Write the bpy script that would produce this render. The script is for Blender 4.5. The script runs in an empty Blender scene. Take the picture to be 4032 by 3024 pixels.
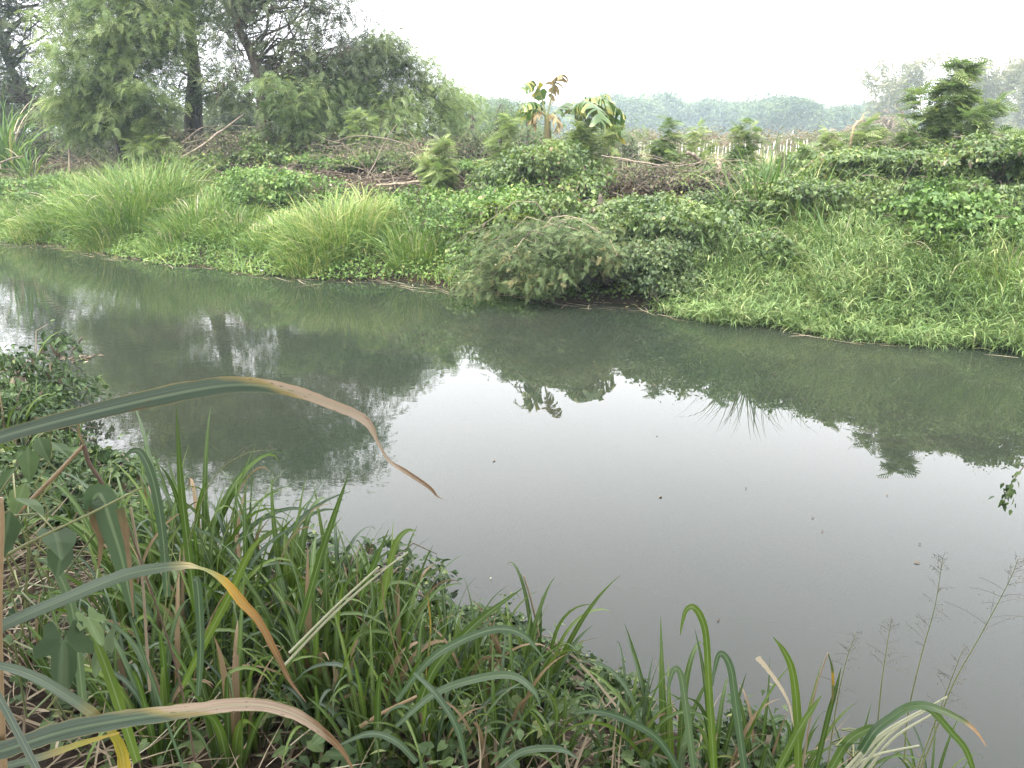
import bpy, math, random
import numpy as np
from mathutils import Vector
rng = np.random.default_rng(7)
random.seed(7)
R = math.radians
C = bpy.context.scene.collection
sc = bpy.context.scene

# ------------------------------------------------------------------ camera, sky, sun, exposure
CAM_H, FPX, PITCH = 2.5, 3104.0, R(17.4)
cam = bpy.data.cameras.new('camera'); camo = bpy.data.objects.new('camera', cam); C.objects.link(camo)
camo.location = (0, 0, CAM_H); camo.rotation_euler = (R(90) - PITCH, 0, 0)
cam.sensor_width = 36; cam.lens = 36 * FPX / 4032; cam.clip_start = .02; cam.clip_end = 3000
sc.camera = camo

SUN_EL, SUN_AZ = R(58), R(200)
w = bpy.data.worlds.new('World'); sc.world = w; w.use_nodes = True
nt = w.node_tree; bg = nt.nodes['Background']
sky = nt.nodes.new('ShaderNodeTexSky'); sky.sky_type = 'NISHITA'; sky.sun_disc = False
sky.sun_elevation = SUN_EL; sky.sun_rotation = SUN_AZ
sky.air_density = 1.0; sky.dust_density = 6.0; sky.ozone_density = 1.0
hs = nt.nodes.new('ShaderNodeHueSaturation'); hs.inputs['Saturation'].default_value = .12
mx = nt.nodes.new('ShaderNodeMix'); mx.data_type = 'RGBA'; mx.inputs['Factor'].default_value = .5
mx.inputs['B'].default_value = (15.6, 15.3, 16.1, 1)
nt.links.new(sky.outputs[0], hs.inputs['Color']); nt.links.new(hs.outputs[0], mx.inputs['A'])
nt.links.new(mx.outputs['Result'], bg.inputs[0]); bg.inputs[1].default_value = .12
sun = bpy.data.lights.new('sun', 'SUN'); sun.energy = 1.5; sun.angle = R(14); sun.color = (1, .96, .9)
so = bpy.data.objects.new('sun', sun); C.objects.link(so)
so.rotation_euler = (R(90) - SUN_EL, 0, R(180) - SUN_AZ); so.location = (0, 0, 40)
sc.view_settings.view_transform = 'Standard'; sc.view_settings.look = 'None'
sc.view_settings.exposure = 2.3; sc.view_settings.gamma = 1
sc.cycles.max_bounces = 7; sc.cycles.diffuse_bounces = 2; sc.cycles.glossy_bounces = 3
sc.cycles.transmission_bounces = 4; sc.cycles.volume_bounces = 1; sc.cycles.transparent_max_bounces = 6
sc.cycles.use_denoising = True; sc.cycles.denoising_prefilter = 'NONE'
sc.cycles.sample_clamp_indirect = 8

# ------------------------------------------------------------------ picture -> place helpers
cp, sp = math.cos(PITCH), math.sin(PITCH)
def ray(u, v):
    x = (u - 2016) / FPX; y = -(v - 1512) / FPX
    return np.array([x, cp + y * sp, -sp + y * cp])
def px(u, v, Y):
    d = ray(u, v); return np.array([0, 0, CAM_H]) + d * (Y / d[1])
def proj(p):
    x, y, z = p[0], p[1], p[2] - CAM_H
    f = y * cp - z * sp; up = y * sp + z * cp
    return 2016 + FPX * x / f, 1512 - FPX * up / f
def zat(p, v):
    d = ray(2016, v); return CAM_H + p[1] * d[2] / d[1]

# ------------------------------------------------------------------ terrain
A_ = np.array([.872, -.489]); N_ = np.array([.489, .872]); O_ = np.array([1.5, 12.1])
NL = np.array([(-90, 58), (-40, 29), (-12, 12), (-5.1, 7.3), (-3.9, 6.0), (-1.9, 4.3), (-.67, 3.72), (.57, 3.0), (1.07, 2.7), (1.6, 2.35), (3, 1.3), (12, -4), (80, -42)])
def ts(x, y):
    dx, dy = x - O_[0], y - O_[1]
    return A_[0] * dx + A_[1] * dy, N_[0] * dx + N_[1] * dy
def sst(x, a, b):
    q = np.clip((x - a) / (b - a), 0, 1); return q * q * (3 - 2 * q)
def wob(x, y, f=1.0):
    return (np.sin(1.7 * f * x + .6 * f * y + 1) + np.sin(-1.1 * f * x + 1.9 * f * y + 2.3) + .6 * np.sin(3.7 * f * x + 2.9 * f * y) + .4 * np.sin(6.1 * f * x - 5.3 * f * y)) / 3
def ground_z(x, y):
    x = np.asarray(x, float); y = np.asarray(y, float)
    t, s = ts(x, y)
    se = s - .16 * np.sin(t * 1.3) - .1 * np.sin(t * 2.9 + 1) + .75 * np.exp(-((t + 8.3) / 3.) ** 2)
    zf = np.interp(se, [-3, -.8, 0, .25, 1, 2, 3, 4, 5, 7, 10, 40], [-1, -.4, -.02, .08, .32, .72, 1.15, 1.52, 1.7, 1.62, 1.5, 1.45])
    zf = zf + .4 * sst(t, .5, 4.5) * sst(se, 1.2, 3) * (1 - sst(se, 6, 10))
    dn = (np.interp(x, NL[:, 0], NL[:, 1]) - y) * .8
    zn = np.interp(dn, [-2, -.5, 0, .2, 1, 2, 3, 5, 20], [-1, -.35, -.02, .07, .3, .62, .82, 1.0, 1.0])
    z = np.maximum(zf, zn)
    return z + .05 * wob(x, y, 1.3) * sst(z, 0, .4)
def near_d(x, y): return (np.interp(x, NL[:, 0], NL[:, 1]) - y) * .8
def bank_at(t, s):
    p = O_ + A_ * t + N_ * s
    return np.array([p[0], p[1], float(ground_z(p[0], p[1]))])
def bp(u, s, dz=0.0):
    """point on the far bank, s metres behind the waterline, seen in picture column u"""
    v = 800.0
    for _ in range(8):
        d = ray(u, v); k = d[0] / d[1]
        Y = (s + N_ @ O_) / (N_[0] * k + N_[1]); P = np.array([k * Y, Y, 0.0])
        P[2] = float(ground_z(P[0], P[1])) + dz
        v = proj(P)[1]
    return P
def gp(u, v):
    """where the picture ray meets the ground (marching)"""
    d = ray(u, v); last = .3
    for k in np.arange(.3, 60, .02):
        p = np.array([0, 0, CAM_H]) + d * k
        if p[2] <= max(float(ground_z(p[0], p[1])), 0.0): return p
    return p

# ------------------------------------------------------------------ mesh builder
class MB:
    def __init__(s): s.V = []; s.D = []; s.F = {3: [], 4: []}; s.n = 0
    def add(s, V, F, D):
        V = np.asarray(V, float).reshape(-1, 3); D = np.asarray(D, float).reshape(-1, 4)
        s.V.append(V); s.D.append(D)
        for f in (F if isinstance(F, list) else [F]):
            f = np.asarray(f, np.int64)
            if f.size: s.F[f.shape[1]].append(f + s.n)
        s.n += len(V); return s
    def build(s, name, mat, parent=None, smooth=True, local=None):
        V = np.concatenate(s.V); D = np.concatenate(s.D)
        if local is not None: V = V - np.asarray(local)
        me = bpy.data.meshes.new(name)
        tri = np.concatenate(s.F[3]) if s.F[3] else np.zeros((0, 3), np.int64)
        qd = np.concatenate(s.F[4]) if s.F[4] else np.zeros((0, 4), np.int64)
        me.vertices.add(len(V)); me.vertices.foreach_set('co', V.astype(np.float32).ravel())
        loops = np.concatenate([tri.ravel(), qd.ravel()]).astype(np.int32)
        tot = np.concatenate([np.full(len(tri), 3), np.full(len(qd), 4)]).astype(np.int32)
        st = np.concatenate([[0], np.cumsum(tot)[:-1]]).astype(np.int32)
        me.loops.add(len(loops)); me.loops.foreach_set('vertex_index', loops)
        me.polygons.add(len(tot)); me.polygons.foreach_set('loop_start', st)
        me.polygons.foreach_set('use_smooth', np.full(len(tot), smooth))
        a = me.attributes.new('dat', 'FLOAT_COLOR', 'POINT'); a.data.foreach_set('color', D.astype(np.float32).ravel())
        me.materials.append(mat); me.update(calc_edges=True)
        o = bpy.data.objects.new(name, me); C.objects.link(o)
        if parent is not None: o.parent = parent
        return o
def tag(o, label, cat, group=None, kind=None):
    if kind: o['kind'] = kind
    if kind != 'structure' :
        o['label'] = label
        o['category'] = cat
    if group: o['group'] = group
    return o
def thing(name, label, cat, loc, group=None):
    o = bpy.data.objects.new(name, None); C.objects.link(o); o.location = tuple(loc); o.empty_display_size = .1
    return tag(o, label, cat, group)

def tubes(P, Rad, n=5, tint=None):
    """P (N,K,3) polylines, Rad (N,K)"""
    P = np.asarray(P, float); Rad = np.asarray(Rad, float)
    if P.ndim == 2: P = P[None]; Rad = Rad[None]
    N, K, _ = P.shape
    T = np.gradient(P, axis=1); T /= np.linalg.norm(T, axis=2, keepdims=True) + 1e-9
    ref = np.where(np.abs(T[..., 2:3]) > .9, np.array([1., 0, 0]), np.array([0, 0, 1.]))
    ref = np.broadcast_to(ref[:, :1], T.shape)
    X = np.cross(T, ref); X /= np.linalg.norm(X, axis=2, keepdims=True) + 1e-9
    Y = np.cross(T, X)
    a = np.linspace(0, 2 * np.pi, n, endpoint=False)
    V = P[:, :, None] + Rad[:, :, None, None] * (np.cos(a)[None, None, :, None] * X[:, :, None] + np.sin(a)[None, None, :, None] * Y[:, :, None])
    idx = np.arange(N * K * n).reshape(N, K, n); nx = np.roll(idx, -1, axis=2)
    F = np.stack([idx[:, :-1], nx[:, :-1], nx[:, 1:], idx[:, 1:]], -1).reshape(-1, 4)
    D = np.zeros((N, K, n, 4)); D[..., 0] = (rng.random(N) if tint is None else np.broadcast_to(tint, (N,)))[:, None, None]
    D[..., 1] = np.linspace(0, 1, K)[None, :, None]; D[..., 2] = np.linspace(0, 1, n)[None, None]; D[..., 3] = rng.random(N)[:, None, None]
    Fs = [F]
    caps = [idx[:, -1]] if n == 4 else []
    if n >= 5:   # close the tip with a fan round its first vertex
        e = idx[:, -1]; Fs.append(np.stack([np.repeat(e[:, :1], n - 2, 1), e[:, 1:-1], e[:, 2:]], -1).reshape(-1, 3))
    return V, Fs + caps, D

def ribbons(root, az, el, bend, L, W, S=6, power=1.6, twist=0., fold=.0, tint=None, across=2, base=.5, tip=2.2, swirl=0.):
    root = np.asarray(root, float); N = len(root)
    bc = lambda q: np.broadcast_to(np.asarray(q, float), (N,))
    az, el, bend, L, W, twist, swirl = map(bc, (az, el, bend, L, W, twist, swirl))
    t = np.linspace(0, 1, S + 1)
    E = el[:, None] - bend[:, None] * t[None] ** power; Az = az[:, None] + swirl[:, None] * t[None]
    d = np.stack([np.cos(E) * np.cos(Az), np.cos(E) * np.sin(Az), np.sin(E)], -1)
    mid = (d[:, 1:] + d[:, :-1]) / 2 * (L / S)[:, None, None]
    P = np.concatenate([root[:, None], root[:, None] + np.cumsum(mid, 1)], 1)
    side = np.stack([-np.sin(Az), np.cos(Az), np.zeros_like(Az)], -1)
    up = np.cross(side, d) * -1
    tw = (twist[:, None] * t[None])[..., None]
    sd = side * np.cos(tw) + up * np.sin(tw); nn = up * np.cos(tw) - side * np.sin(tw)
    wd = W[:, None] * (np.clip(base + t * 4, 0, 1) * (1 - t ** tip * .96))[None] * .5
    if across == 2: offs = [-1, 1]
    else: offs = [-1, 0, 1]
    V = np.stack([P + sd * (o * wd)[..., None] + nn * ((abs(o) * fold) * wd)[..., None] for o in offs], 2)
    A = len(offs)
    idx = np.arange(N * (S + 1) * A).reshape(N, S + 1, A)
    F = np.stack([idx[:, :-1, :-1], idx[:, :-1, 1:], idx[:, 1:, 1:], idx[:, 1:, :-1]], -1).reshape(-1, 4)
    D = np.zeros((N, S + 1, A, 4)); D[..., 0] = (rng.random(N) if tint is None else bc(tint))[:, None, None]
    D[..., 1] = t[None, :, None]; D[..., 2] = np.linspace(0, 1, A); D[..., 3] = rng.random(N)[:, None, None]
    return V, F, D, P

def catmull(P, n):
    P = np.asarray(P, float); Q = np.vstack([2 * P[0] - P[1], P, 2 * P[-1] - P[-2]])
    out = []
    m = len(P) - 1
    for k in np.linspace(0, m - 1e-6, n):
        i = int(k); f = k - i; a, b, c, d = Q[i], Q[i + 1], Q[i + 2], Q[i + 3]
        out.append(.5 * (2 * b + (c - a) * f + (2 * a - 5 * b + 4 * c - d) * f * f + (3 * b - a - 3 * c + d) * f ** 3))
    return np.array(out)
def path_ribbon(pts, widths, rolls=0., n=40, fold=.25, tint=.5, across=5, rag=0.):
    """one leaf blade through given 3-D points; rolls turns it about its own length"""
    P = catmull(pts, n); m = len(pts)
    q = np.linspace(0, m - 1, n)
    W = np.interp(q, np.arange(m), widths)
    rl = np.interp(q, np.arange(m), np.broadcast_to(rolls, (m,)))
    T = np.gradient(P, axis=0); T /= np.linalg.norm(T, axis=1, keepdims=True)
    tc = np.array([0, 0, CAM_H]) - P; tc /= np.linalg.norm(tc, axis=1, keepdims=True)
    S_ = np.cross(T, tc); S_ /= np.linalg.norm(S_, axis=1, keepdims=True) + 1e-9
    Nn = np.cross(S_, T)
    sd = S_ * np.cos(rl)[:, None] + Nn * np.sin(rl)[:, None]; nn = Nn * np.cos(rl)[:, None] - S_ * np.sin(rl)[:, None]
    o = np.linspace(-1, 1, across)
    jag = 1 - rag * rng.random((n, across)) * (np.abs(o) > .9)
    V = P[:, None] + sd[:, None] * (o * jag * W[:, None] * .5)[..., None] + nn[:, None] * ((np.abs(o) ** 1.3) * fold * W[:, None] * .5)[..., None]
    idx = np.arange(n * across).reshape(n, across)
    F = np.stack([idx[:-1, :-1], idx[:-1, 1:], idx[1:, 1:], idx[1:, :-1]], -1).reshape(-1, 4)
    D = np.zeros((n, across, 4)); D[..., 0] = tint; D[..., 1] = np.linspace(0, 1, n)[:, None]; D[..., 2] = (o + 1) / 2; D[..., 3] = rng.random()
    return V, F, D

def rot(az, pitch, roll):
    az, pitch, roll = np.broadcast_arrays(np.asarray(az, float), np.asarray(pitch, float), np.asarray(roll, float))
    y = np.stack([np.cos(pitch) * np.cos(az), np.cos(pitch) * np.sin(az), np.sin(pitch)], -1)
    x = np.stack([np.sin(az), -np.cos(az), np.zeros_like(az)], -1)
    z = np.cross(x, y)
    cr, sr = np.cos(roll)[..., None], np.sin(roll)[..., None]
    return np.stack([x * cr + z * sr, y, z * cr - x * sr], -1)      # columns
def inst(mb, T, pos, M, scale, tint=None):
    pos = np.asarray(pos, float); N = len(pos)
    v = T['v']; k = len(v)
    V = np.einsum('nij,kj->nki', M, v) * np.broadcast_to(scale, (N,))[:, None, None] + pos[:, None]
    fs = [(f[None] + (np.arange(N) * k)[:, None, None]).reshape(-1, f.shape[1]) for f in T['f']]
    D = np.zeros((N, k, 4)); D[..., 0] = (rng.random(N) if tint is None else np.broadcast_to(tint, (N,)))[:, None]
    D[..., 1] = T['a'][None]; D[..., 2] = T['c'][None]; D[..., 3] = rng.random(N)[:, None]
    mb.add(V, fs, D)
def tmpl(v, tris=(), quads=(), a=None, c=None):
    v = np.array(v, float)
    return dict(v=v, f=[np.array(x, np.int64).reshape(-1, n) for x, n in ((tris, 3), (quads, 4)) if len(x)],
                a=np.clip(v[:, 1], 0, 1) if a is None else a, c=np.full(len(v), .5) if c is None else c)
# leaf templates: +Y along the leaf, length 1
OVATE = tmpl([(0, 0, 0), (-.27, .32, .07), (.27, .32, .07), (0, .42, 0), (-.17, .7, .03), (.17, .7, .03), (0, 1, -.12)],
             [(0, 3, 1), (0, 2, 3), (4, 3, 6), (3, 5, 6), (1, 3, 4), (3, 2, 5)], c=np.array([.5, 0, 1, .5, 0, 1, .5]))
LANCE = tmpl([(0, 0, 0), (-.11, .35, .03), (.11, .35, .03), (0, .4, 0), (0, 1, -.18)], [(0, 3, 1), (0, 2, 3), (1, 3, 4), (3, 2, 4)], c=np.array([.5, 0, 1, .5, .5]))
HEART = tmpl([(0, .05, 0), (-.3, -.12, .03), (-.5, .2, .08), (-.36, .58, .04), (0, 1, -.14), (.36, .58, .04), (.5, .2, .08), (.3, -.12, .03), (0, .4, -.02)],
             [(8, 0, 1), (8, 1, 2), (8, 2, 3), (8, 3, 4), (8, 4, 5), (8, 5, 6), (8, 6, 7), (8, 7, 0)], c=np.array([.5, .2, 0, .1, .5, .9, 1, .8, .5]))
def lobed():
    pts = [(0, 0)]; rad = [(-150, .42), (-128, .5), (-100, .42), (-80, .62), (-62, .66), (-45, .36), (-25, .62), (-8, .92), (0, 1.0), (8, .92), (25, .62), (45, .36), (62, .66), (80, .62), (100, .42), (128, .5), (150, .42)]
    v = [(0, .12, 0)] + [(r * math.sin(R(a)) * .72, .12 + r * math.cos(R(a)) * .85, .1 * abs(math.sin(R(a))) * r - .12 * r * r) for a, r in rad]
    n = len(rad)
    return tmpl(v, [(0, i + 2, i + 1) for i in range(n - 1)], c=np.array([.5] + [.5 + .5 * math.sin(R(a)) for a, r in rad]))
LOBED = lobed()
def bipinnate(pairs=7, w=.075, droop=.25, plen=.42):
    V = []; Q = []; Aa = []
    def quad(p0, p1, side, wd, a0, a1):
        i = len(V)
        for p, k in ((p0, .6), (p0, -.6)): V.append(np.array(p) + np.array(side) * wd * k); Aa.append(a0)
        for p, k in ((p1, -.45), (p1, .45)): V.append(np.array(p) + np.array(side) * wd * k); Aa.append(a1)
        Q.append((i, i + 1, i + 2, i + 3))
    f = lambda t: np.array([0, t, .12 * t - droop * t * t])
    for k in range(4): quad(f(k / 4), f((k + 1) / 4), (1, 0, 0), .016, k / 4, (k + 1) / 4)
    for k in range(pairs):
        t = .2 + .8 * k / (pairs - 1); l = plen * (1 - .45 * abs(t - .45) / .55)
        for sgn in (-1, 1):
            an = R(62 - 30 * t); d = np.array([sgn * math.sin(an), math.cos(an), .05]); pr = np.array([math.cos(an), -sgn * math.sin(an), 0])
            p0 = f(t); pm = p0 + d * l * .55; pe = p0 + d * l + np.array([0, 0, -.12 * l])
            quad(p0, pm, pr, w, t, t); quad(pm, pe, pr, w, t, t)
    v = np.array(V)
    return tmpl(v, quads=Q, a=np.array(Aa))
LEUC = bipinnate(7, .06, .42, .42)
TFROND = bipinnate(6, .05, .5, .4)
FEATH = bipinnate(8, .055, .5, .3)
def spray(n, T, rad, seed, size=.4):
    """a leaf cluster as one template: n leaves through a unit ball"""
    r = np.random.default_rng(seed); m = MB()
    p = r.normal(size=(n, 3)); p *= (r.random(n) ** .4 * rad / np.linalg.norm(p, axis=1))[:, None]
    inst(m, T, p, rot(np.arctan2(p[:, 1], p[:, 0]) + r.normal(0, .6, n), r.normal(-.1, .5, n), r.normal(0, .5, n)), size * r.uniform(.7, 1.2, n))
    fs = [np.concatenate(f) for f in m.F.values() if f]
    V = np.concatenate(m.V); D = np.concatenate(m.D)
    return dict(v=V, f=fs, a=D[:, 1], c=D[:, 2])
TUFT = [spray(16, OVATE, 1., k, .5) for k in range(3)]

BSPRAY = spray(7, LANCE, .8, 11, .75)
# ------------------------------------------------------------------ materials
def newmat(name):
    m = bpy.data.materials.new(name); m.use_nodes = True; t = m.node_tree
    return m, t, t.nodes['Principled BSDF'], t.nodes['Material Output']
def N(t, typ, **kw):
    n = t.nodes.new(typ)
    for k, v in kw.items(): setattr(n, k, v)
    return n
def ramp(t, stops):
    r = N(t, 'ShaderNodeValToRGB'); e = r.color_ramp.elements
    while len(e) < len(stops): e.new(.5)
    for q, (p, c) in zip(e, stops): q.position = p; q.color = (*c, 1)
    return r
def leafmat(name, cols, trans=.3, rough=.5, spec=.35, patch=.35, patch_scale=.9, midrib=0., along=None, edge=None, shift=0.):
    """cols: leaf colours met from leaf to leaf; along: colours from base to tip that the leaf itself has"""
    m, t, b, out = newmat(name); L = t.links.new
    if cols: cols = [(p, (c[0] * 1.25, c[1] * 1.05, c[2] * 1.15) if c[1] > c[0] else (c[0] * .88, c[1] * .95, c[2])) for p, c in cols]
    at = N(t, 'ShaderNodeAttribute', attribute_name='dat')
    sep = N(t, 'ShaderNodeSeparateColor'); L(at.outputs['Color'], sep.inputs[0])
    geo = N(t, 'ShaderNodeNewGeometry')
    nz = N(t, 'ShaderNodeTexNoise'); nz.inputs['Scale'].default_value = patch_scale; nz.inputs['Detail'].default_value = 3
    L(geo.outputs['Position'], nz.inputs['Vector'])
    ma = N(t, 'ShaderNodeMath', operation='MULTIPLY_ADD'); L(nz.outputs[0], ma.inputs[0]); ma.inputs[1].default_value = 2 * patch; ma.inputs[2].default_value = -patch
    ad = N(t, 'ShaderNodeMath', operation='ADD', use_clamp=True)
    L(ma.outputs[0], ad.inputs[0])
    if along is None:
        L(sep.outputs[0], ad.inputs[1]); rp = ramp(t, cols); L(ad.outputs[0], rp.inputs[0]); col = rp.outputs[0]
    else:
        a1 = N(t, 'ShaderNodeMath', operation='MULTIPLY_ADD'); L(sep.outputs[2], a1.inputs[0]); a1.inputs[1].default_value = shift; L(sep.outputs[1], a1.inputs[2]); L(a1.outputs[0], ad.inputs[1]); rp = ramp(t, along); L(ad.outputs[0], rp.inputs[0]); col = rp.outputs[0]
        mp = N(t, 'ShaderNodeCombineXYZ'); L(sep.outputs[1], mp.inputs[1]); L(sep.outputs[2], mp.inputs[0]); L(at.outputs['Alpha'], mp.inputs[2])
        vm = N(t, 'ShaderNodeVectorMath', operation='MULTIPLY'); L(mp.outputs[0], vm.inputs[0]); vm.inputs[1].default_value = (34, 5, 5)
        n2 = N(t, 'ShaderNodeTexNoise'); n2.inputs['Scale'].default_value = 1.; n2.inputs['Detail'].default_value = 5; L(vm.outputs[0], n2.inputs['Vector'])
        r2 = ramp(t, [(.33, (.3, .27, .24)), (.44, (.8, .78, .74)), (.55, (1.05, 1.05, 1.05)), (.7, (1.35, 1.32, 1.25))]); L(n2.outputs[0], r2.inputs[0])
        mm = N(t, 'ShaderNodeMix', data_type='RGBA', blend_type='MULTIPLY'); mm.inputs['Factor'].default_value = .8
        L(col, mm.inputs['A']); L(r2.outputs[0], mm.inputs['B']); col = mm.outputs['Result']
        v3 = N(t, 'ShaderNodeVectorMath', operation='MULTIPLY'); L(mp.outputs[0], v3.inputs[0]); v3.inputs[1].default_value = (5, 60, 9)
        n3 = N(t, 'ShaderNodeTexNoise'); n3.inputs['Scale'].default_value = 1.; n3.inputs['Detail'].default_value = 2; L(v3.outputs[0], n3.inputs['Vector'])
        r3 = ramp(t, [(.66, (0, 0, 0)), (.71, (.75, .75, .75))]); L(n3.outputs[0], r3.inputs[0])
        m3 = N(t, 'ShaderNodeMix', data_type='RGBA'); L(r3.outputs[0], m3.inputs['Factor']); L(col, m3.inputs['A']); m3.inputs['B'].default_value = (.09, .06, .03, 1); col = m3.outputs['Result']
    if edge is not None:
        e1 = N(t, 'ShaderNodeMath', operation='SUBTRACT'); L(sep.outputs[2], e1.inputs[0]); e1.inputs[1].default_value = .5
        e2 = N(t, 'ShaderNodeMath', operation='ABSOLUTE'); L(e1.outputs[0], e2.inputs[0])
        e3 = N(t, 'ShaderNodeMath', operation='ADD'); L(e2.outputs[0], e3.inputs[0]); L(ma.outputs[0], e3.inputs[1])
        e4 = N(t, 'ShaderNodeMapRange'); L(e3.outputs[0], e4.inputs[0]); e4.inputs[1].default_value = .42; e4.inputs[2].default_value = .49
        mm = N(t, 'ShaderNodeMix', data_type='RGBA'); L(e4.outputs[0], mm.inputs['Factor']); L(col, mm.inputs['A']); mm.inputs['B'].default_value = (*edge, 1); col = mm.outputs['Result']
    if midrib:
        e1 = N(t, 'ShaderNodeMath', operation='SUBTRACT'); L(sep.outputs[2], e1.inputs[0]); e1.inputs[1].default_value = .5
        e2 = N(t, 'ShaderNodeMath', operation='ABSOLUTE'); L(e1.outputs[0], e2.inputs[0])
        e4 = N(t, 'ShaderNodeMapRange'); L(e2.outputs[0], e4.inputs[0]); e4.inputs[1].default_value = .09; e4.inputs[2].default_value = .03; e4.inputs[3].default_value = 0; e4.inputs[4].default_value = midrib
        mm = N(t, 'ShaderNodeMix', data_type='RGBA'); L(e4.outputs[0], mm.inputs['Factor']); L(col, mm.inputs['A']); mm.inputs['B'].default_value = (.24, .3, .17, 1); col = mm.outputs['Result']
    L(col, b.inputs['Base Color']); b.inputs['Roughness'].default_value = rough; b.inputs['Specular IOR Level'].default_value = spec
    tr = N(t, 'ShaderNodeBsdfTranslucent'); hv = N(t, 'ShaderNodeHueSaturation'); hv.inputs['Saturation'].default_value = 1.15; hv.inputs['Value'].default_value = 1.3
    L(col, hv.inputs['Color']); L(hv.outputs[0], tr.inputs[0])
    ms = N(t, 'ShaderNodeMixShader'); ms.inputs[0].default_value = trans; L(b.outputs[0], ms.inputs[1]); L(tr.outputs[0], ms.inputs[2]); L(ms.outputs[0], out.inputs[0])
    return m
def barkmat(name, c1, c2, scale=14, rough=.9):
    m, t, b, out = newmat(name); L = t.links.new
    tc = N(t, 'ShaderNodeTexCoord'); mp = N(t, 'ShaderNodeMapping'); mp.inputs['Scale'].default_value = (1, 1, .25); L(tc.outputs['Object'], mp.inputs[0])
    nz = N(t, 'ShaderNodeTexNoise'); nz.inputs['Scale'].default_value = scale; nz.inputs['Detail'].default_value = 8; L(mp.outputs[0], nz.inputs['Vector'])
    at = N(t, 'ShaderNodeAttribute', attribute_name='dat'); sep = N(t, 'ShaderNodeSeparateColor'); L(at.outputs['Color'], sep.inputs[0])
    ma = N(t, 'ShaderNodeMath', operation='MULTIPLY_ADD'); L(sep.outputs[0], ma.inputs[0]); ma.inputs[1].default_value = .35; L(nz.outputs[0], ma.inputs[2])
    r = ramp(t, [(.35, c1), (.95, c2)]); L(ma.outputs[0], r.inputs[0]); L(r.outputs[0], b.inputs['Base Color'])
    bm = N(t, 'ShaderNodeBump'); bm.inputs['Strength'].default_value = .6; bm.inputs['Distance'].default_value = .02; L(nz.outputs[0], bm.inputs['Height']); L(bm.outputs[0], b.inputs['Normal'])
    b.inputs['Roughness'].default_value = rough; b.inputs['Specular IOR Level'].default_value = .2
    return m
M = {}
M['lush'] = leafmat('lush_grass', [(0, (.045, .10, .022)), (.45, (.085, .17, .032)), (.8, (.13, .22, .05)), (1, (.22, .27, .09))], .25, .5, .3)
M['para'] = leafmat('leafy_bank_grass', [(0, (.06, .125, .036)), (.45, (.115, .21, .062)), (.8, (.18, .28, .09)), (1, (.27, .34, .15))], .3, .5, .35)
M['herb'] = leafmat('green_herb', [(0, (.035, .085, .018)), (.5, (.07, .145, .028)), (.85, (.11, .2, .045)), (1, (.2, .24, .08))], .25, .5, .3)
M['vine'] = leafmat('vine_leaf', [(0, (.032, .068, .018)), (.5, (.066, .122, .03)), (.85, (.11, .18, .042)), (.97, (.16, .22, .05)), (1, (.2, .15, .07))], .3, .45, .4)
M['vine_pale'] = leafmat('pale_vine_leaf', [(0, (.08, .15, .03)), (.5, (.14, .23, .045)), (1, (.22, .3, .07))], .35, .5, .35)
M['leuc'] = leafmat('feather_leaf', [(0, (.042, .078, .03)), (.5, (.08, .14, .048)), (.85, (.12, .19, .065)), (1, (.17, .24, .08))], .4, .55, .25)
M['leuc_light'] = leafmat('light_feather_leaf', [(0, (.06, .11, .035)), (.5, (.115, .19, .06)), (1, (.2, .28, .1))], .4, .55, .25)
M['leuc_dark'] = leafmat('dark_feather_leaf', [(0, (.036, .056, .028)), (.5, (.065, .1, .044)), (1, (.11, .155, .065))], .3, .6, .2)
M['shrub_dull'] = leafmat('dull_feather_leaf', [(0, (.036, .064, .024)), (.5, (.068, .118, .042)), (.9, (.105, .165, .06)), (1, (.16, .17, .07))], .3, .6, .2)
M['far'] = leafmat('far_tree_leaf', [(0, (.035, .065, .03)), (.6, (.065, .11, .035)), (1, (.1, .14, .05))], .3, .6, .2, patch_scale=.3)
M['bamboo'] = leafmat('bamboo_leaf', [(0, (.09, .115, .05)), (.6, (.13, .15, .07)), (1, (.19, .18, .1))], .35, .6, .2)
M['dry'] = leafmat('dry_leaf', [(0, (.05, .036, .024)), (.55, (.1, .074, .048)), (.9, (.18, .135, .085)), (1, (.3, .24, .16))], .15, .8, .15)
M['straw'] = leafmat('straw', [(0, (.10, .07, .04)), (.4, (.15, .11, .065)), (.8, (.28, .215, .135)), (1, (.45, .37, .25))], .1, .7, .2)
M['twig'] = barkmat('dead_twig', (.05, .04, .03), (.2, .165, .125), 20)
M['bark'] = barkmat('bark', (.022, .018, .014), (.085, .07, .055))
M['bark_pale'] = barkmat('pale_bark', (.09, .07, .05), (.3, .25, .18), 18)
M['stem'] = leafmat('green_stem', [(0, (.06, .09, .03)), (1, (.14, .17, .06))], .0, .6, .3)
M['blade'] = leafmat('grass_blade', [(0, (.02, .046, .007)), (.5, (.04, .085, .013)), (.9, (.072, .128, .02)), (1, (.2, .17, .06))], .22, .5, .25, patch=.25, patch_scale=5, midrib=.32)
M['blade_blue'] = leafmat('glaucous_blade', [(0, (.024, .052, .024)), (.6, (.043, .083, .036)), (1, (.065, .11, .046))], .25, .45, .35, patch=.25, patch_scale=5, midrib=.32)
M['tip_tan'] = leafmat('blade_withered_from_half', None, .15, .55, .3, patch=.06, patch_scale=12, along=[(0, (.075, .1, .075)), (.38, (.055, .085, .055)), (.42, (.22, .18, .07)), (.45, (.29, .23, .165)), (.72, (.25, .19, .135)), (.8, (.12, .07, .038)), (1, (.17, .1, .055))], edge=(.17, .15, .07), midrib=.3, shift=-.1)
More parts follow.
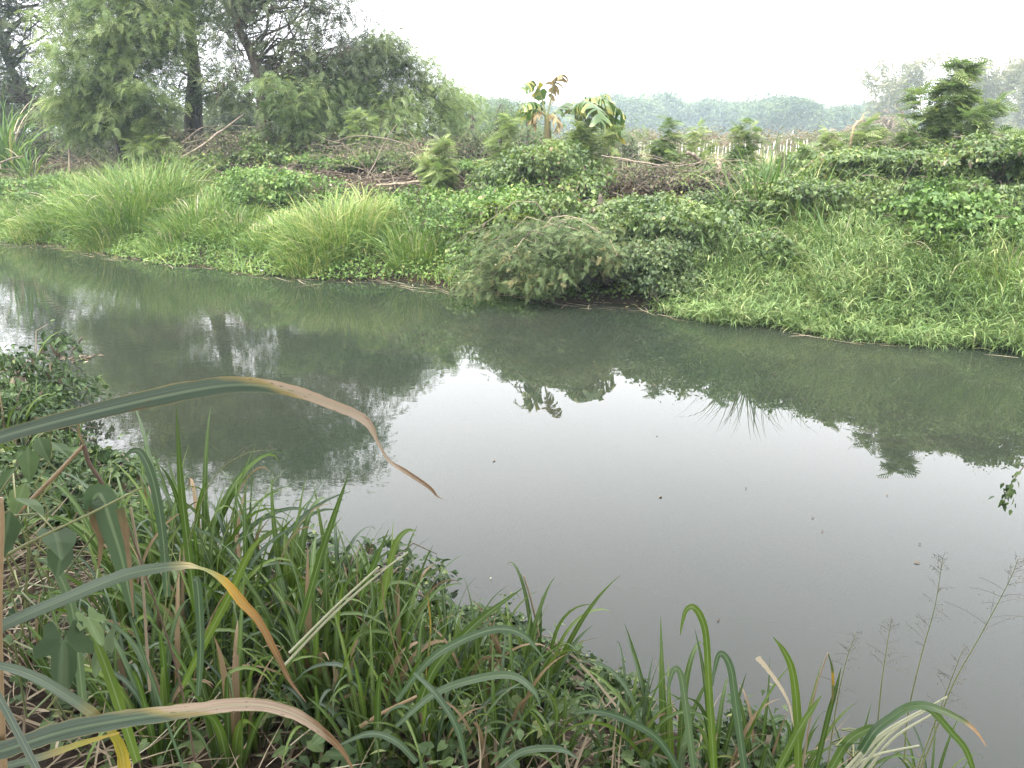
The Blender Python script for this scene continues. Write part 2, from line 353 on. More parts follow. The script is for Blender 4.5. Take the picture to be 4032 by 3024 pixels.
M['tip_yellow'] = leafmat('blade_yellowing_tip', None, .15, .5, .35, patch=.06, patch_scale=12, along=[(0, (.07, .105, .075)), (.44, (.085, .115, .075)), (.5, (.3, .25, .1)), (.56, (.15, .17, .035)), (.63, (.36, .23, .045)), (.74, (.25, .145, .05)), (.85, (.15, .09, .045)), (1, (.13, .08, .045))], midrib=.25)
M['end_yellow'] = leafmat('blade_yellow_end', None, .15, .5, .35, patch=.08, patch_scale=12, along=[(0, (.075, .105, .072)), (.55, (.08, .11, .07)), (.68, (.2, .17, .06)), (.8, (.22, .21, .03)), (1, (.34, .25, .05))], midrib=.2)
M['spotted'] = leafmat('blade_spotted', None, .15, .5, .3, patch=.3, patch_scale=40, along=[(0, (.07, .09, .03)), (.3, (.06, .09, .025)), (.5, (.28, .18, .03)), (.7, (.08, .1, .03)), (1, (.2, .13, .05))])
M['red_dead'] = leafmat('blade_red_dead', None, .1, .7, .2, patch=.15, patch_scale=20, along=[(0, (.07, .075, .03)), (.3, (.13, .095, .05)), (1, (.18, .135, .08))])
M['banana'] = leafmat('banana_leaf', [(0, (.03, .07, .018)), (.5, (.055, .11, .025)), (.75, (.16, .19, .04)), (1, (.33, .25, .08))], .3, .4, .4, patch=.25, patch_scale=2.5)
M['banana_dry'] = leafmat('banana_dry', [(0, (.1, .075, .035)), (.5, (.2, .14, .06)), (1, (.27, .19, .1))], .2, .6, .3, patch=.3, patch_scale=4)
M['near_leaf'] = leafmat('near_leaf', [(0, (.016, .038, .012)), (.5, (.036, .074, .023)), (.9, (.075, .13, .04)), (1, (.15, .2, .07))], .2, .6, .22, patch=.3, patch_scale=14, midrib=.12)
M['cane'] = leafmat('orange_cane', [(0, (.15, .095, .05)), (1, (.3, .2, .1))], 0, .5, .35, patch=.4, patch_scale=9)

M['brush'] = leafmat('brush_leaf', [(0, (.035, .032, .022)), (.2, (.07, .058, .04)), (.38, (.1, .082, .056)), (.46, (.05, .085, .028)), (1, (.1, .155, .042))], .2, .7, .2, patch=.5, patch_scale=1.4)
M['drybush'] = leafmat('dry_bush_leaf', [(0, (.12, .09, .06)), (1, (.24, .19, .13))], .2, .8, .1)
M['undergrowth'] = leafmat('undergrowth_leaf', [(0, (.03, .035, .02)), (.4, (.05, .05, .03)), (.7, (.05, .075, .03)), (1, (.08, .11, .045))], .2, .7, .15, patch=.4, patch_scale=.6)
M['shrubgreen'] = leafmat('shrub_leaf', [(0, (.03, .06, .022)), (.5, (.055, .1, .034)), (.9, (.1, .15, .05)), (1, (.17, .14, .07))], .25, .5, .3)
M['scum'] = leafmat('floating_weed_leaf', [(0, (.06, .075, .03)), (.4, (.1, .12, .045)), (.7, (.17, .14, .07)), (1, (.24, .17, .09))], .1, .6, .2, patch=.4, patch_scale=1.2)
M['podm'] = leafmat('seed_pod', [(0, (.03, .02, .012)), (1, (.09, .06, .035))], .05, .7, .2)
M['flower'] = leafmat('dull_flower', [(0, (.3, .22, .08)), (1, (.5, .45, .3))], .2, .7, .2)
M['reedpale'] = leafmat('pale_reed', [(0, (.16, .16, .08)), (1, (.34, .32, .2))], 0, .5, .3, patch=.4, patch_scale=6)
M['twigm'] = leafmat('dark_dead_stem', [(0, (.035, .022, .015)), (1, (.11, .07, .045))], 0, .7, .2, patch=.4, patch_scale=9)
M['droopgreen'] = leafmat('drooping_blade', None, .2, .45, .4, patch=.05, patch_scale=12, along=[(0, (.02, .05, .014)), (.5, (.04, .085, .02)), (.74, (.07, .1, .03)), (.8, (.3, .2, .11)), (1, (.3, .19, .11))], midrib=.25)
M['seed'] = leafmat('grass_seed', [(0, (.03, .035, .02)), (1, (.1, .11, .06))], .1, .7, .2)

def groundmat():
    m, t, b, out = newmat('soil'); L = t.links.new
    geo = N(t, 'ShaderNodeNewGeometry')
    nz = N(t, 'ShaderNodeTexNoise'); nz.inputs['Scale'].default_value = 1.1; nz.inputs['Detail'].default_value = 9; L(geo.outputs['Position'], nz.inputs['Vector'])
    n2 = N(t, 'ShaderNodeTexNoise'); n2.inputs['Scale'].default_value = 22; n2.inputs['Detail'].default_value = 6; L(geo.outputs['Position'], n2.inputs['Vector'])
    r = ramp(t, [(.3, (.03, .023, .016)), (.52, (.055, .04, .027)), (.75, (.095, .07, .045))]); L(nz.outputs[0], r.inputs[0])
    r2 = ramp(t, [(.35, (.5, .5, .5)), (.65, (1.2, 1.15, 1.05))]); L(n2.outputs[0], r2.inputs[0])
    mm = N(t, 'ShaderNodeMix', data_type='RGBA', blend_type='MULTIPLY'); mm.inputs['Factor'].default_value = 1; L(r.outputs[0], mm.inputs['A']); L(r2.outputs[0], mm.inputs['B'])
    hv = N(t, 'ShaderNodeHueSaturation'); L(mm.outputs['Result'], hv.inputs['Color']); hv.inputs['Value'].default_value = .55; mm_out = hv.outputs[0]
    sx = N(t, 'ShaderNodeSeparateXYZ'); L(geo.outputs['Position'], sx.inputs[0])
    mr = N(t, 'ShaderNodeMapRange'); L(sx.outputs[1], mr.inputs[0]); mr.inputs[1].default_value = 24; mr.inputs[2].default_value = 32
    fr = ramp(t, [(.35, (.09, .11, .04)), (.7, (.15, .15, .07))]); L(nz.outputs[0], fr.inputs[0])
    m3 = N(t, 'ShaderNodeMix', data_type='RGBA'); L(mr.outputs[0], m3.inputs['Factor']); L(mm_out, m3.inputs['A']); L(fr.outputs[0], m3.inputs['B'])
    L(m3.outputs['Result'], b.inputs['Base Color']); b.inputs['Roughness'].default_value = .95; b.inputs['Specular IOR Level'].default_value = .15
    bm = N(t, 'ShaderNodeBump'); bm.inputs['Strength'].default_value = .8; bm.inputs['Distance'].default_value = .04; L(n2.outputs[0], bm.inputs['Height']); L(bm.outputs[0], b.inputs['Normal'])
    return m
def watermat():
    m, t, b, out = newmat('canal_water'); L = t.links.new
    geo = N(t, 'ShaderNodeNewGeometry')
    nz = N(t, 'ShaderNodeTexNoise'); nz.inputs['Scale'].default_value = .35; nz.inputs['Detail'].default_value = 4; L(geo.outputs['Position'], nz.inputs['Vector'])
    r = ramp(t, [(.35, (.014, .020, .013)), (.65, (.020, .023, .016))]); L(nz.outputs[0], r.inputs[0]); L(r.outputs[0], b.inputs['Base Color'])
    b.inputs['Roughness'].default_value = .0; b.inputs['IOR'].default_value = 1.333; b.inputs['Specular IOR Level'].default_value = .5
    mp = N(t, 'ShaderNodeMapping'); mp.inputs['Scale'].default_value = (1.0, 2.2, 1); mp.inputs['Rotation'].default_value = (0, 0, R(20)); L(geo.outputs['Position'], mp.inputs[0])
    w1 = N(t, 'ShaderNodeTexNoise'); w1.inputs['Scale'].default_value = 3.2; w1.inputs['Detail'].default_value = 3; L(mp.outputs[0], w1.inputs['Vector'])
    w2 = N(t, 'ShaderNodeTexNoise'); w2.inputs['Scale'].default_value = .25; L(geo.outputs['Position'], w2.inputs['Vector'])
    # ripples come in patches: calm on the right, ruffled towards the left
    sx = N(t, 'ShaderNodeSeparateXYZ'); L(geo.outputs['Position'], sx.inputs[0])
    mr = N(t, 'ShaderNodeMapRange'); L(sx.outputs[0], mr.inputs[0]); mr.inputs[1].default_value = 1.; mr.inputs[2].default_value = -5; mr.inputs[3].default_value = .12; mr.inputs[4].default_value = 1
    mu = N(t, 'ShaderNodeMath', operation='MULTIPLY'); L(mr.outputs[0], mu.inputs[0]); L(w2.outputs[0], mu.inputs[1])
    mv = N(t, 'ShaderNodeMath', operation='MULTIPLY'); L(mu.outputs[0], mv.inputs[0]); L(w1.outputs[0], mv.inputs[1])
    bm = N(t, 'ShaderNodeBump'); bm.inputs['Strength'].default_value = 1; bm.inputs['Distance'].default_value = .0022; L(mv.outputs[0], bm.inputs['Height']); L(bm.outputs[0], b.inputs['Normal'])
    return m
M['soil'] = groundmat(); M['water'] = watermat()

# ------------------------------------------------------------------ setting: ground and water
def axis(lo, hi, d0, d1, step, far):
    a = list(np.arange(d0, d1, step)); k = step
    x = d1
    while x < hi: a.append(x); k = min(k * 1.25, far); x += k
    a.append(hi); x = d0; k = step; b = []
    while x > lo: k = min(k * 1.25, far); x -= k; b.append(max(x, lo))
    return np.array(sorted(set(b + a)))
gx = axis(-420, 420, -16, 10, .16, 25); gy = axis(-60, 520, -1, 24, .16, 25)
GX, GY = np.meshgrid(gx, gy, indexing='ij'); GZ = ground_z(GX, GY)
idx = np.arange(GX.size).reshape(GX.shape)
m = MB(); m.add(np.stack([GX, GY, GZ], -1), np.stack([idx[:-1, :-1], idx[1:, :-1], idx[1:, 1:], idx[:-1, 1:]], -1).reshape(-1, 4), np.zeros((GX.size, 4)))
tag(m.build('ground', M['soil']), '', '', kind='structure')
m = MB(); m.add([(-150, -60, 0), (150, -60, 0), (150, 90, 0), (-150, 90, 0)], np.array([[0, 1, 2, 3]]), np.zeros((4, 4)))
tag(m.build('water', M['water']), '', '', kind='structure')

# ------------------------------------------------------------------ builders
def branch_path(a, b, k=6, sag=.15, wig=.06):
    a = np.asarray(a, float); b = np.asarray(b, float); t = np.linspace(0, 1, k)[:, None]
    L = np.linalg.norm(b - a); up = np.array([0, 0, 1.])
    P = a + (b - a) * t + up * (sag * L * np.sin(np.pi * t) * .6)
    P[1:-1] += rng.normal(0, wig * L / 3, (k - 2, 3)); return P
def make_tree(name, label, cat, trunk, r0, blobs, T, size, per, mat, crad=.55, bark=None, group=None, droop=-.25, pods=0, skirt=None):
    """trunk: world points; blobs: (centre, radii, clumps) parts of the crown's volume"""
    trunk = np.array(trunk, float); base = trunk[0].copy(); base[2] -= .05
    th = thing(name, label, cat, base, group)
    P = catmull(trunk, 22); rr = r0 * (1 - .75 * np.linspace(0, 1, 22)) * (1 + .5 * np.exp(-np.linspace(0, 1, 22) * 14)); P[0, 2] -= .1
    tb = MB(); tb.add(*tubes(P, rr, 9, .3))
    cents = []
    for c, rad, n in blobs:
        p = rng.normal(size=(n, 3)); p *= (rng.random(n) ** .45 / np.linalg.norm(p, axis=1))[:, None]
        cents.append(np.asarray(c) + p * np.asarray(rad))
    cents = np.concatenate(cents)
    twp, twr = [], []
    for c in cents:
        cand = P[6:]; dd = np.linalg.norm(cand - c, axis=1) + np.where(cand[:, 2] > c[2] + .3, 3, 0)
        i = int(np.argmin(dd)) + 6 ; i = max(6, i - rng.integers(0, 4))
        L = np.linalg.norm(c - P[i])
        twp.append(branch_path(P[i], c, 7, rng.uniform(-.05, .16), .22)); r1 = min(rr[i] * .45, .006 + .011 * L); twr.append(np.linspace(r1, .005, 7))
    tb.add(*tubes(np.array(twp), np.array(twr), 5))
    # twigs fanning out of each clump
    tw2 = []; 
    for c in cents:
        for _ in range(2): tw2.append(branch_path(c - np.array([0, 0, .1]), c + rng.normal(0, crad * .55, 3), 4, .05, .1))
    tb.add(*tubes(np.array(tw2), np.broadcast_to(np.linspace(.008, .003, 4), (len(tw2), 4)), 3))
    tb.build('trunk', bark or M['bark'], th, local=base)
    cr = MB()
    if T is LEUC: T = TFROND; per = int(per * 1.75); size *= .88; crad *= 1.15
    n = len(cents) * per
    cc = np.repeat(cents, per, 0); ctint = np.repeat(rng.uniform(-.28, .28, len(cents)), per)
    off = rng.normal(size=(n, 3)); off *= (rng.random(n) ** .5 / np.linalg.norm(off, axis=1))[:, None] * crad * np.repeat(rng.uniform(.6, 1.3, len(cents)), per)[:, None]
    off[:, 2] *= .7
    az = np.arctan2(off[:, 1], off[:, 0]) + rng.normal(0, .7, n)
    inst(cr, T, cc + off, rot(az, droop + rng.normal(0, .35, n), rng.normal(0, .35, n)), size * rng.uniform(.65, 1.25, n), np.clip(.45 + ctint + rng.normal(0, .2, n), 0, 1))
    cr.build('crown', mat, th, smooth=False, local=base)
    if pods:
        pm = MB(); sel = cents[rng.integers(0, len(cents), pods)]; q = np.repeat(sel, 6, 0) + rng.normal(0, .09, (pods * 6, 3)) - np.array([0, 0, .2])
        inst(pm, LANCE, q, rot(rng.uniform(0, 6.3, len(q)), rng.normal(-1.4, .15, len(q)), rng.uniform(0, 3, len(q))), .2)
        pm.build('seed_pods', M['podm'], th, smooth=False, local=base)['kind'] = 'stuff'
    return th

def sapling(label, u, s, vtop, wpx, name='sapling', mat='leuc', n=None, size=.26, cone=1.05, group=None, cat='sapling'):
    b = bp(u, s); H = max(zat(b, vtop) - b[2], .4); Wd = wpx / FPX * b[1] * .5
    th = thing(name, label, cat, b, group)
    ns = int(np.clip(6 + Wd * 16, 6, 26)); tp = []
    for k in range(ns):
        a = rng.uniform(0, 6.28); q0 = 1 if k == 0 else rng.uniform(.15, .93); hh = H * q0; lean = (0. if k == 0 else rng.uniform(.35, 1.)) * Wd * (cone * math.sqrt(max(.05, 1 - (max(q0 - .35, 0) / .68) ** 2)))
        q = branch_path((0, 0, -.05), (lean * np.cos(a), lean * np.sin(a), hh), 10, -.12, .1); tp.append(q)
    tp = np.array(tp); mb = MB(); mb.add(*tubes(tp, np.broadcast_to(np.linspace(.011 * H + .005, .003, 10), (ns, 10)), 6))
    cr = MB(); n = n or int(150 + 560 * H * max(Wd, .35) * (2.2 if Wd > .7 else 1.6)); w_ = np.concatenate([np.zeros(n // 5, int), rng.integers(0, ns, n - n // 5)])
    tq = rng.uniform(.22, 1, n) ** .8; f = tq * 9; i0 = np.clip(f.astype(int), 0, 8); f = (f - i0)[:, None]
    pos = tp[w_, i0] * (1 - f) + tp[w_, i0 + 1] * f; az = rng.uniform(0, 6.28, n)
    fl = .8 * min(size * 1.2, .12 + Wd * .55) * rng.uniform(.6, 1.3, n)
    d_ = pos - np.array([0, 0, H * .3]); az = np.where(np.hypot(pos[:, 0], pos[:, 1]) > .08, np.arctan2(pos[:, 1], pos[:, 0]) + rng.normal(0, 1.0, n), az)
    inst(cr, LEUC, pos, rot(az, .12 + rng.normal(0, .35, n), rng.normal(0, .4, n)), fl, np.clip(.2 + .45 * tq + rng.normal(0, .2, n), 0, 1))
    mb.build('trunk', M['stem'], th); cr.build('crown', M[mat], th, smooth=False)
    return th

def vine_mound(label, t, s, rt, rs, h, n, T=HEART, size=.1, mat='vine', name='vine_mound', cat='vines', lumps=10, shell=.35, brown=0, dz=0., pos=None):
    b = bank_at(t, s) if pos is None else np.array(pos, float); b[2] += dz
    th = thing(name, label, cat, b)
    if pos is None: n = int(n * 2.4); size = size * (.58 if mat != 'vine_pale' else .75)
    cr = MB()
    cs = [(0., 0., h * .42, .85)] + [(rng.uniform(-1.05, 1.05), rng.uniform(-.9, .9), h * rng.uniform(.15, .85), rng.uniform(.22, .6)) for _ in range(lumps + 6)]
    pts, nrm = [], []
    for lx, ls, lz, k in cs:
        m_ = int(n * k * k / sum(c[3] ** 2 for c in cs)); p = rng.normal(size=(m_, 3)); p /= np.linalg.norm(p, axis=1)[:, None]
        p[:, 2] = np.where(p[:, 2] < -.35, -p[:, 2], p[:, 2]); nrm.append(p)
        q = p * (1 - shell * rng.random(m_) ** 1.5)[:, None] * (1 + .16 * np.sin(p[:, :1] * 6 + lx * 9) + .14 * np.sin(p[:, 1:2] * 9 + p[:, 2:] * 6) + .1 * np.sin(p[:, :1] * 17 + p[:, 2:] * 19 + ls * 9))
        q = q * np.array([rt * k, rs * k, h * .55 * max(k, .5)]) + np.array([lx * rt, ls * rs, lz]); pts.append(q)
    q = np.concatenate(pts); nr = np.concatenate(nrm)
    loc = np.stack([A_[0] * q[:, 0] + N_[0] * q[:, 1], A_[1] * q[:, 0] + N_[1] * q[:, 1], q[:, 2]], -1)
    nw = np.stack([A_[0] * nr[:, 0] + N_[0] * nr[:, 1], A_[1] * nr[:, 0] + N_[1] * nr[:, 1], nr[:, 2]], -1)
    gz = ground_z(loc[:, 0] + b[0], loc[:, 1] + b[1]) - b[2]
    keep = loc[:, 2] > gz - .05; loc, nw = loc[keep], nw[keep]; k = len(loc)
    az = np.arctan2(nw[:, 1], nw[:, 0]) + rng.normal(0, .5, k)
    pit = -.45 + .3 * (nw[:, 2] < .2) * -1 + rng.normal(0, .6, k)
    tint = np.clip(.4 + .3 * wob(loc[:, 0] * 3, loc[:, 2] * 3 + loc[:, 1]) + rng.normal(0, .22, k), 0, 1)
    kind = rng.random(k); az = az + rng.normal(0, .5, k); rl = rng.normal(0, .6, k); sz = size * np.clip(np.exp(rng.normal(-.12, .38, k)), .35, 1.9)
    for TT, lo, hi, f in ((T, -1, .62, 1.), (OVATE, .62, .84, 1.), (LANCE, .84, 2, 1.5)):
        q_ = (kind >= lo) & (kind < hi); inst(cr, TT, loc[q_], rot(az[q_], pit[q_], rl[q_]), sz[q_] * f, tint[q_])
    tk = max(8, k // 60); j = rng.integers(0, k, tk)      # shoots that stand out of the leaf cover
    d0 = rot(rng.uniform(0, 6.28, tk), rng.normal(.7, .4, tk), np.zeros(tk))[..., 1]; Ls = size * rng.uniform(1.5, 5, tk)
    for f in (.35, .6, .8, 1.): inst(cr, T, loc[j] + d0 * (Ls * f)[:, None] + rng.normal(0, .15 * size, (tk, 3)), rot(rng.uniform(0, 6.28, tk), rng.normal(-.2, .6, tk), rng.normal(0, .5, tk)), size * rng.uniform(.4, .9, tk) * (1.15 - .5 * f), np.clip(rng.normal(.75, .15, tk), 0, 1))
    st = []
    ns = 60 if mat == 'brush' else 30
    for _ in range(ns):
        j = rng.integers(0, k); st.append(branch_path(np.array([rng.normal(0, rt * .3), rng.normal(0, rs * .3), 0]), loc[j] * rng.uniform(1., 1.22), 7, .2, .12))
    sm = MB(); sm.add(*tubes(np.array(st), np.broadcast_to(np.linspace(.012, .003, 7), (ns, 7)), 4))
    sm.build('stems', M['twig'], th); cr.build('foliage', M[mat], th, smooth=False)
    if brown:
        dm = MB(); j = rng.choice(k, min(brown, k), False)
        inst(dm, OVATE, loc[j] * rng.uniform(.9, 1.03, (len(j), 1)), rot(rng.uniform(0, 6.3, len(j)), rng.normal(-1., .3, len(j)), rng.normal(0, .6, len(j))), .09 * rng.uniform(.6, 1.5, len(j)))
        dm.build('withered_leaves', M['dry'], th, smooth=False)
    return th

def grass_clump(label, t, s, rad, H, n, mat='lush', name='grass_clump', wid=.013, spread=.9, pale=0, pos=None, S=8, cat='grass'):
    b = bank_at(t, s) if pos is None else np.array(pos, float)
    if name == 'grass_clump': n = int(n * .8); wid = wid * 1.25
    th = thing(name, label, cat, b)
    r = rad * np.sqrt(rng.random(n)); a = rng.uniform(0, 6.28, n)
    x, y = r * np.cos(a), r * np.sin(a); z = ground_z(b[0] + x, b[1] + y) - b[2] - .03
    out = r / rad
    az = a + rng.normal(0, .9, n); el = np.minimum(R(86) - out * .5 * spread + rng.normal(0, .22, n), R(90))
    L = H * rng.uniform(.6, 1.25, n); bend = rng.uniform(.4, 1.9, n) * spread + .3 * out
    g = MB(); V, F, D, P = ribbons(np.stack([x, y, z], -1), az, el, bend, L, wid * rng.uniform(.6, 1.5, n), S=S, power=rng.choice([1.6, 2.4, 3.4], (n, 1)), twist=rng.normal(0, .8, n), tint=np.clip(rng.normal(rng.uniform(.25, .6), .36, n), 0, 1))
    g.add(V, F, D); g.build('blades', M[mat], th)
    if name == 'grass_clump' and not pale: pale = max(8, n // 60)
    if pale:
        g = MB(); rr = rad * .6 * np.sqrt(rng.random(pale)); a = rng.uniform(0, 6.28, pale)
        g.add(*ribbons(np.stack([rr * np.cos(a), rr * np.sin(a), np.full(pale, .1)], -1), a, R(80) + rng.normal(0, .12, pale), rng.uniform(1.2, 2.75, pale), H * rng.uniform(.8, 1.4, pale), wid * rng.uniform(.7, 1.2, pale), S=14, power=1.5, twist=rng.normal(0, .5, pale), tint=rng.uniform(.7, 1, pale))[:3])
        g.build('dry_blades', M['straw'], th)
    return th

# ------------------------------------------------------------------ big trees on the left
def blob(u, v, Y, ru, rv, rd, n): return (px(u, v, Y), (ru * Y / FPX, rd, rv * Y / FPX), n)
def tline(*q): return [px(*a) for a in q]
b = bp(230, 7.5)
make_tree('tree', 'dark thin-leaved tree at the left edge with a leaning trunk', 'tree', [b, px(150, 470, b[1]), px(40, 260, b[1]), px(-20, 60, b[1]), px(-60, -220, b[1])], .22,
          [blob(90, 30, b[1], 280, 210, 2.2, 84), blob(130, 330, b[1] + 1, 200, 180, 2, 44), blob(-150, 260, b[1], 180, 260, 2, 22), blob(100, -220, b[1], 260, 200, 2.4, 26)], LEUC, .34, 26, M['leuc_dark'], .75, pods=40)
b = bp(480, 4.6)
make_tree('tree', 'big bright green feathery tree leaning low over the bank grass', 'tree', [b, px(470, 470, b[1]), px(455, 260, b[1]), px(470, 60, b[1]), px(500, -200, b[1])], .13,
          [blob(440, 90, b[1] - .9, 240, 180, 1.5, 90), blob(330, 330, b[1] - 1.2, 140, 160, 1.2, 60), blob(520, 320, b[1] - 1.1, 170, 150, 1.2, 60), blob(560, -40, b[1] - .4, 200, 170, 1.6, 60),
           blob(300, 470, b[1] - 1.3, 90, 90, .8, 22), blob(440, 470, b[1] - 1.2, 120, 70, .8, 22), blob(440, -220, b[1], 260, 170, 1.8, 46), blob(640, 140, b[1] - .8, 110, 130, 1.0, 30), blob(590, 480, b[1] - .9, 70, 70, .6, 10)], LEUC, .3, 22, M['leuc_light'], .5)
b = bp(765, 6.5)
make_tree('tree', 'tall straight dark-trunked tree standing behind the bright feathery tree', 'tree', [b, px(762, 420, b[1]), px(765, 300, b[1]), px(752, 150, b[1]), px(735, 0, b[1]), px(700, -260, b[1])], .29,
          [blob(820, 120, b[1] + .6, 210, 170, 2, 30), blob(760, -120, b[1], 320, 150, 2.4, 60), blob(880, 350, b[1] - .4, 100, 90, 1.2, 14), blob(720, 220, b[1] + 1.2, 210, 170, 1.5, 18), blob(740, -330, b[1], 300, 110, 2, 40)], LEUC, .32, 26, M['leuc'], .7, pods=30)
b = bp(1045, 5.6)
make_tree('tree', 'wide tree with a vine-choked trunk bending left, hung with dark pods', 'tree', [b, px(1040, 500, b[1]), px(1030, 330, b[1]), px(985, 200, b[1]), px(930, 80, b[1]), px(880, -200, b[1])], .24,
          [blob(1200, 150, b[1], 170, 150, 1.8, 24), blob(1260, 10, b[1], 170, 130, 1.8, 24), blob(1000, -60, b[1], 220, 140, 2, 40), blob(1370, 240, b[1], 130, 110, 1.4, 24), blob(1200, 340, b[1], 140, 80, 1.4, 16), blob(950, 230, b[1] + .6, 110, 130, 1, 15),
           blob(1500, 210, b[1] + .6, 120, 50, 1, 12), blob(1120, -220, b[1], 260, 110, 2, 30), blob(950, 330, b[1], 90, 110, 1, 7)], LEUC, .3, 26, M['leuc_dark'], .62, pods=80)
b = bp(1120, 4.8)
make_tree('tree', 'short dense dark green tree in front of the vine-choked trunk', 'tree', [b, px(1140, 560, b[1]), px(1160, 460, b[1]), px(1190, 380, b[1])], .07,
          [blob(1190, 440, b[1], 95, 75, .9, 18), blob(1110, 390, b[1], 70, 90, .9, 12), blob(1240, 520, b[1], 60, 50, .7, 7)], LEUC, .28, 30, M['leuc'], .45)
# lighter trees in the gap between the big trees and the open field
for u, s, bl, lab in ((1480, 8, [(1490, 380, 140, 160, 34), (1540, 210, 60, 80, 12), (1430, 260, 80, 100, 14)], 'slim pale tree just right of the wide pod-hung tree'),
                      (1650, 9, [(1660, 440, 140, 110, 34), (1740, 320, 40, 70, 11), (1640, 300, 45, 75, 11)], 'pale bushy tree with two raised tips left of the banana plants'),
                      (1770, 12, [(1800, 440, 110, 90, 22)], 'small rounded pale tree behind the bank'),
                      (1330, 9, [(1330, 420, 150, 140, 30)], 'pale tree half hidden behind the wide pod-hung tree'),
                      (1960, 16, [(1960, 470, 120, 85, 22)], 'low wide tree standing behind the banana plants'),
                      (1560, 7, [(1560, 540, 90, 60, 12), (1570, 430, 50, 80, 8)], 'slender leafy tree just behind the middle brush heap'),
                      (1860, 10, [(1850, 540, 110, 50, 14)], 'low bush tree left of the small round sapling'),
                      (2080, 13, [(2080, 540, 120, 50, 14)], 'low bush tree seen between the small round sapling and the banana stem'),
                      (2400, 13, [(2400, 560, 110, 45, 12)], 'low bush tree behind the drooping banana leaves'),
                      (1390, 6.5, [(1390, 520, 90, 80, 12), (1350, 380, 80, 90, 10)], 'leafy tree right of the vine-choked trunk, its foot in brush')):
    b = bp(u, s); Y = b[1]
    make_tree('tree', lab, 'tree', [b, px(u + 4, 560, Y), px(u - 4, 460, Y), px(u + 12, bl[0][1] - 60, Y)], .09, [blob(q[0], q[1], Y, q[2], q[3], 1.5, q[4]) for q in bl], LEUC, .24, 42, M['leuc_light' if u in (1480, 1650, 1560, 1770) else 'leuc'], .62, bark=M['bark'])
# the thicket behind the big trees
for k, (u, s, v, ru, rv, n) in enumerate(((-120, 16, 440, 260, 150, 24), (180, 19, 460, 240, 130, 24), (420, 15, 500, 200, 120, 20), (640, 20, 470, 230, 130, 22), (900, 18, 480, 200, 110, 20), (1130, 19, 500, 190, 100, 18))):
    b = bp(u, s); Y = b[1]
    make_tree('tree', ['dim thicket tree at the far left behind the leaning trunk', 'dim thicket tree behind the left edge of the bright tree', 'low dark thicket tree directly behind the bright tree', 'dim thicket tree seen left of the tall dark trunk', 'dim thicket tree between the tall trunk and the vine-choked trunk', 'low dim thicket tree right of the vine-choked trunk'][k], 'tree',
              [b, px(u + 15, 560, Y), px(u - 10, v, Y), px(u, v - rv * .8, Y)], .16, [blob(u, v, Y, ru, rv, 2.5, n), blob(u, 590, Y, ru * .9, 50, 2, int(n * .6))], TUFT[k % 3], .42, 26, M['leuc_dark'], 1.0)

# trees on the near bank behind and above the viewer: they shade it, and their outer twigs hang over the water
for x0, y0, bl, lab in ((-3.2, -2.6, [((-3.4, -1.2, 5.6), (3.2, 2.4, 1.5), 70), ((-5.6, 1.4, 5.4), (2.4, 2., 1.3), 44), ((-1.2, -.4, 5.2), (2, 1.6, 1), 44)], 'spreading tree on the near bank behind the viewer to the left'),
                        (2.6, -3.0, [((2.2, -1.4, 5.6), (3., 2., 1.5), 64), ((.4, .2, 5.6), (1.8, 1.2, .9), 36), ((3.8, -.6, 5.2), (2., 1.6, 1.2), 36)], 'spreading tree on the near bank behind the viewer to the right')):
    z0 = float(ground_z(x0, y0))
    make_tree('tree', lab, 'tree', [(x0, y0, z0), (x0 + .1, y0 + .2, 2.4), (x0, y0 + .5, 4), (x0 - .1, y0 + .9, 6)], .2, bl, TUFT[0], .5, 22, M['leuc_dark'], .8)

# ------------------------------------------------------------------ far trees beyond the field
def far_tree(label, u, Y, vtop, wpx, vbase=590, group='hazy trees beyond the field'):
    X = px(u, 560, Y)[0]; b = np.array([X, Y, float(ground_z(X, Y))]); H = zat(b, vtop) - b[2]; Wd = wpx * Y / FPX / 2
    bl = []
    for _ in range(6): bl.append((b + np.array([rng.uniform(-.55, .55) * Wd, rng.uniform(-.5, .5) * Wd, H * rng.uniform(.35, .78)]), (Wd * rng.uniform(.4, .65), Wd * .6, H * rng.uniform(.15, .24)), 12))
    bl.append((b + np.array([0, 0, H * .45]), (Wd * .8, Wd * .7, H * .4), 20)); q = Y / 75
    return make_tree('tree', label, 'tree', [b, b + (0, 0, H * .3), b + (.2, 0, H * .55), b + (0, 0, H * .85)], .16 * q, bl, TUFT[rng.integers(0, 3)], .62 * q, 12, M['far'], 1.0 * q, group=None)
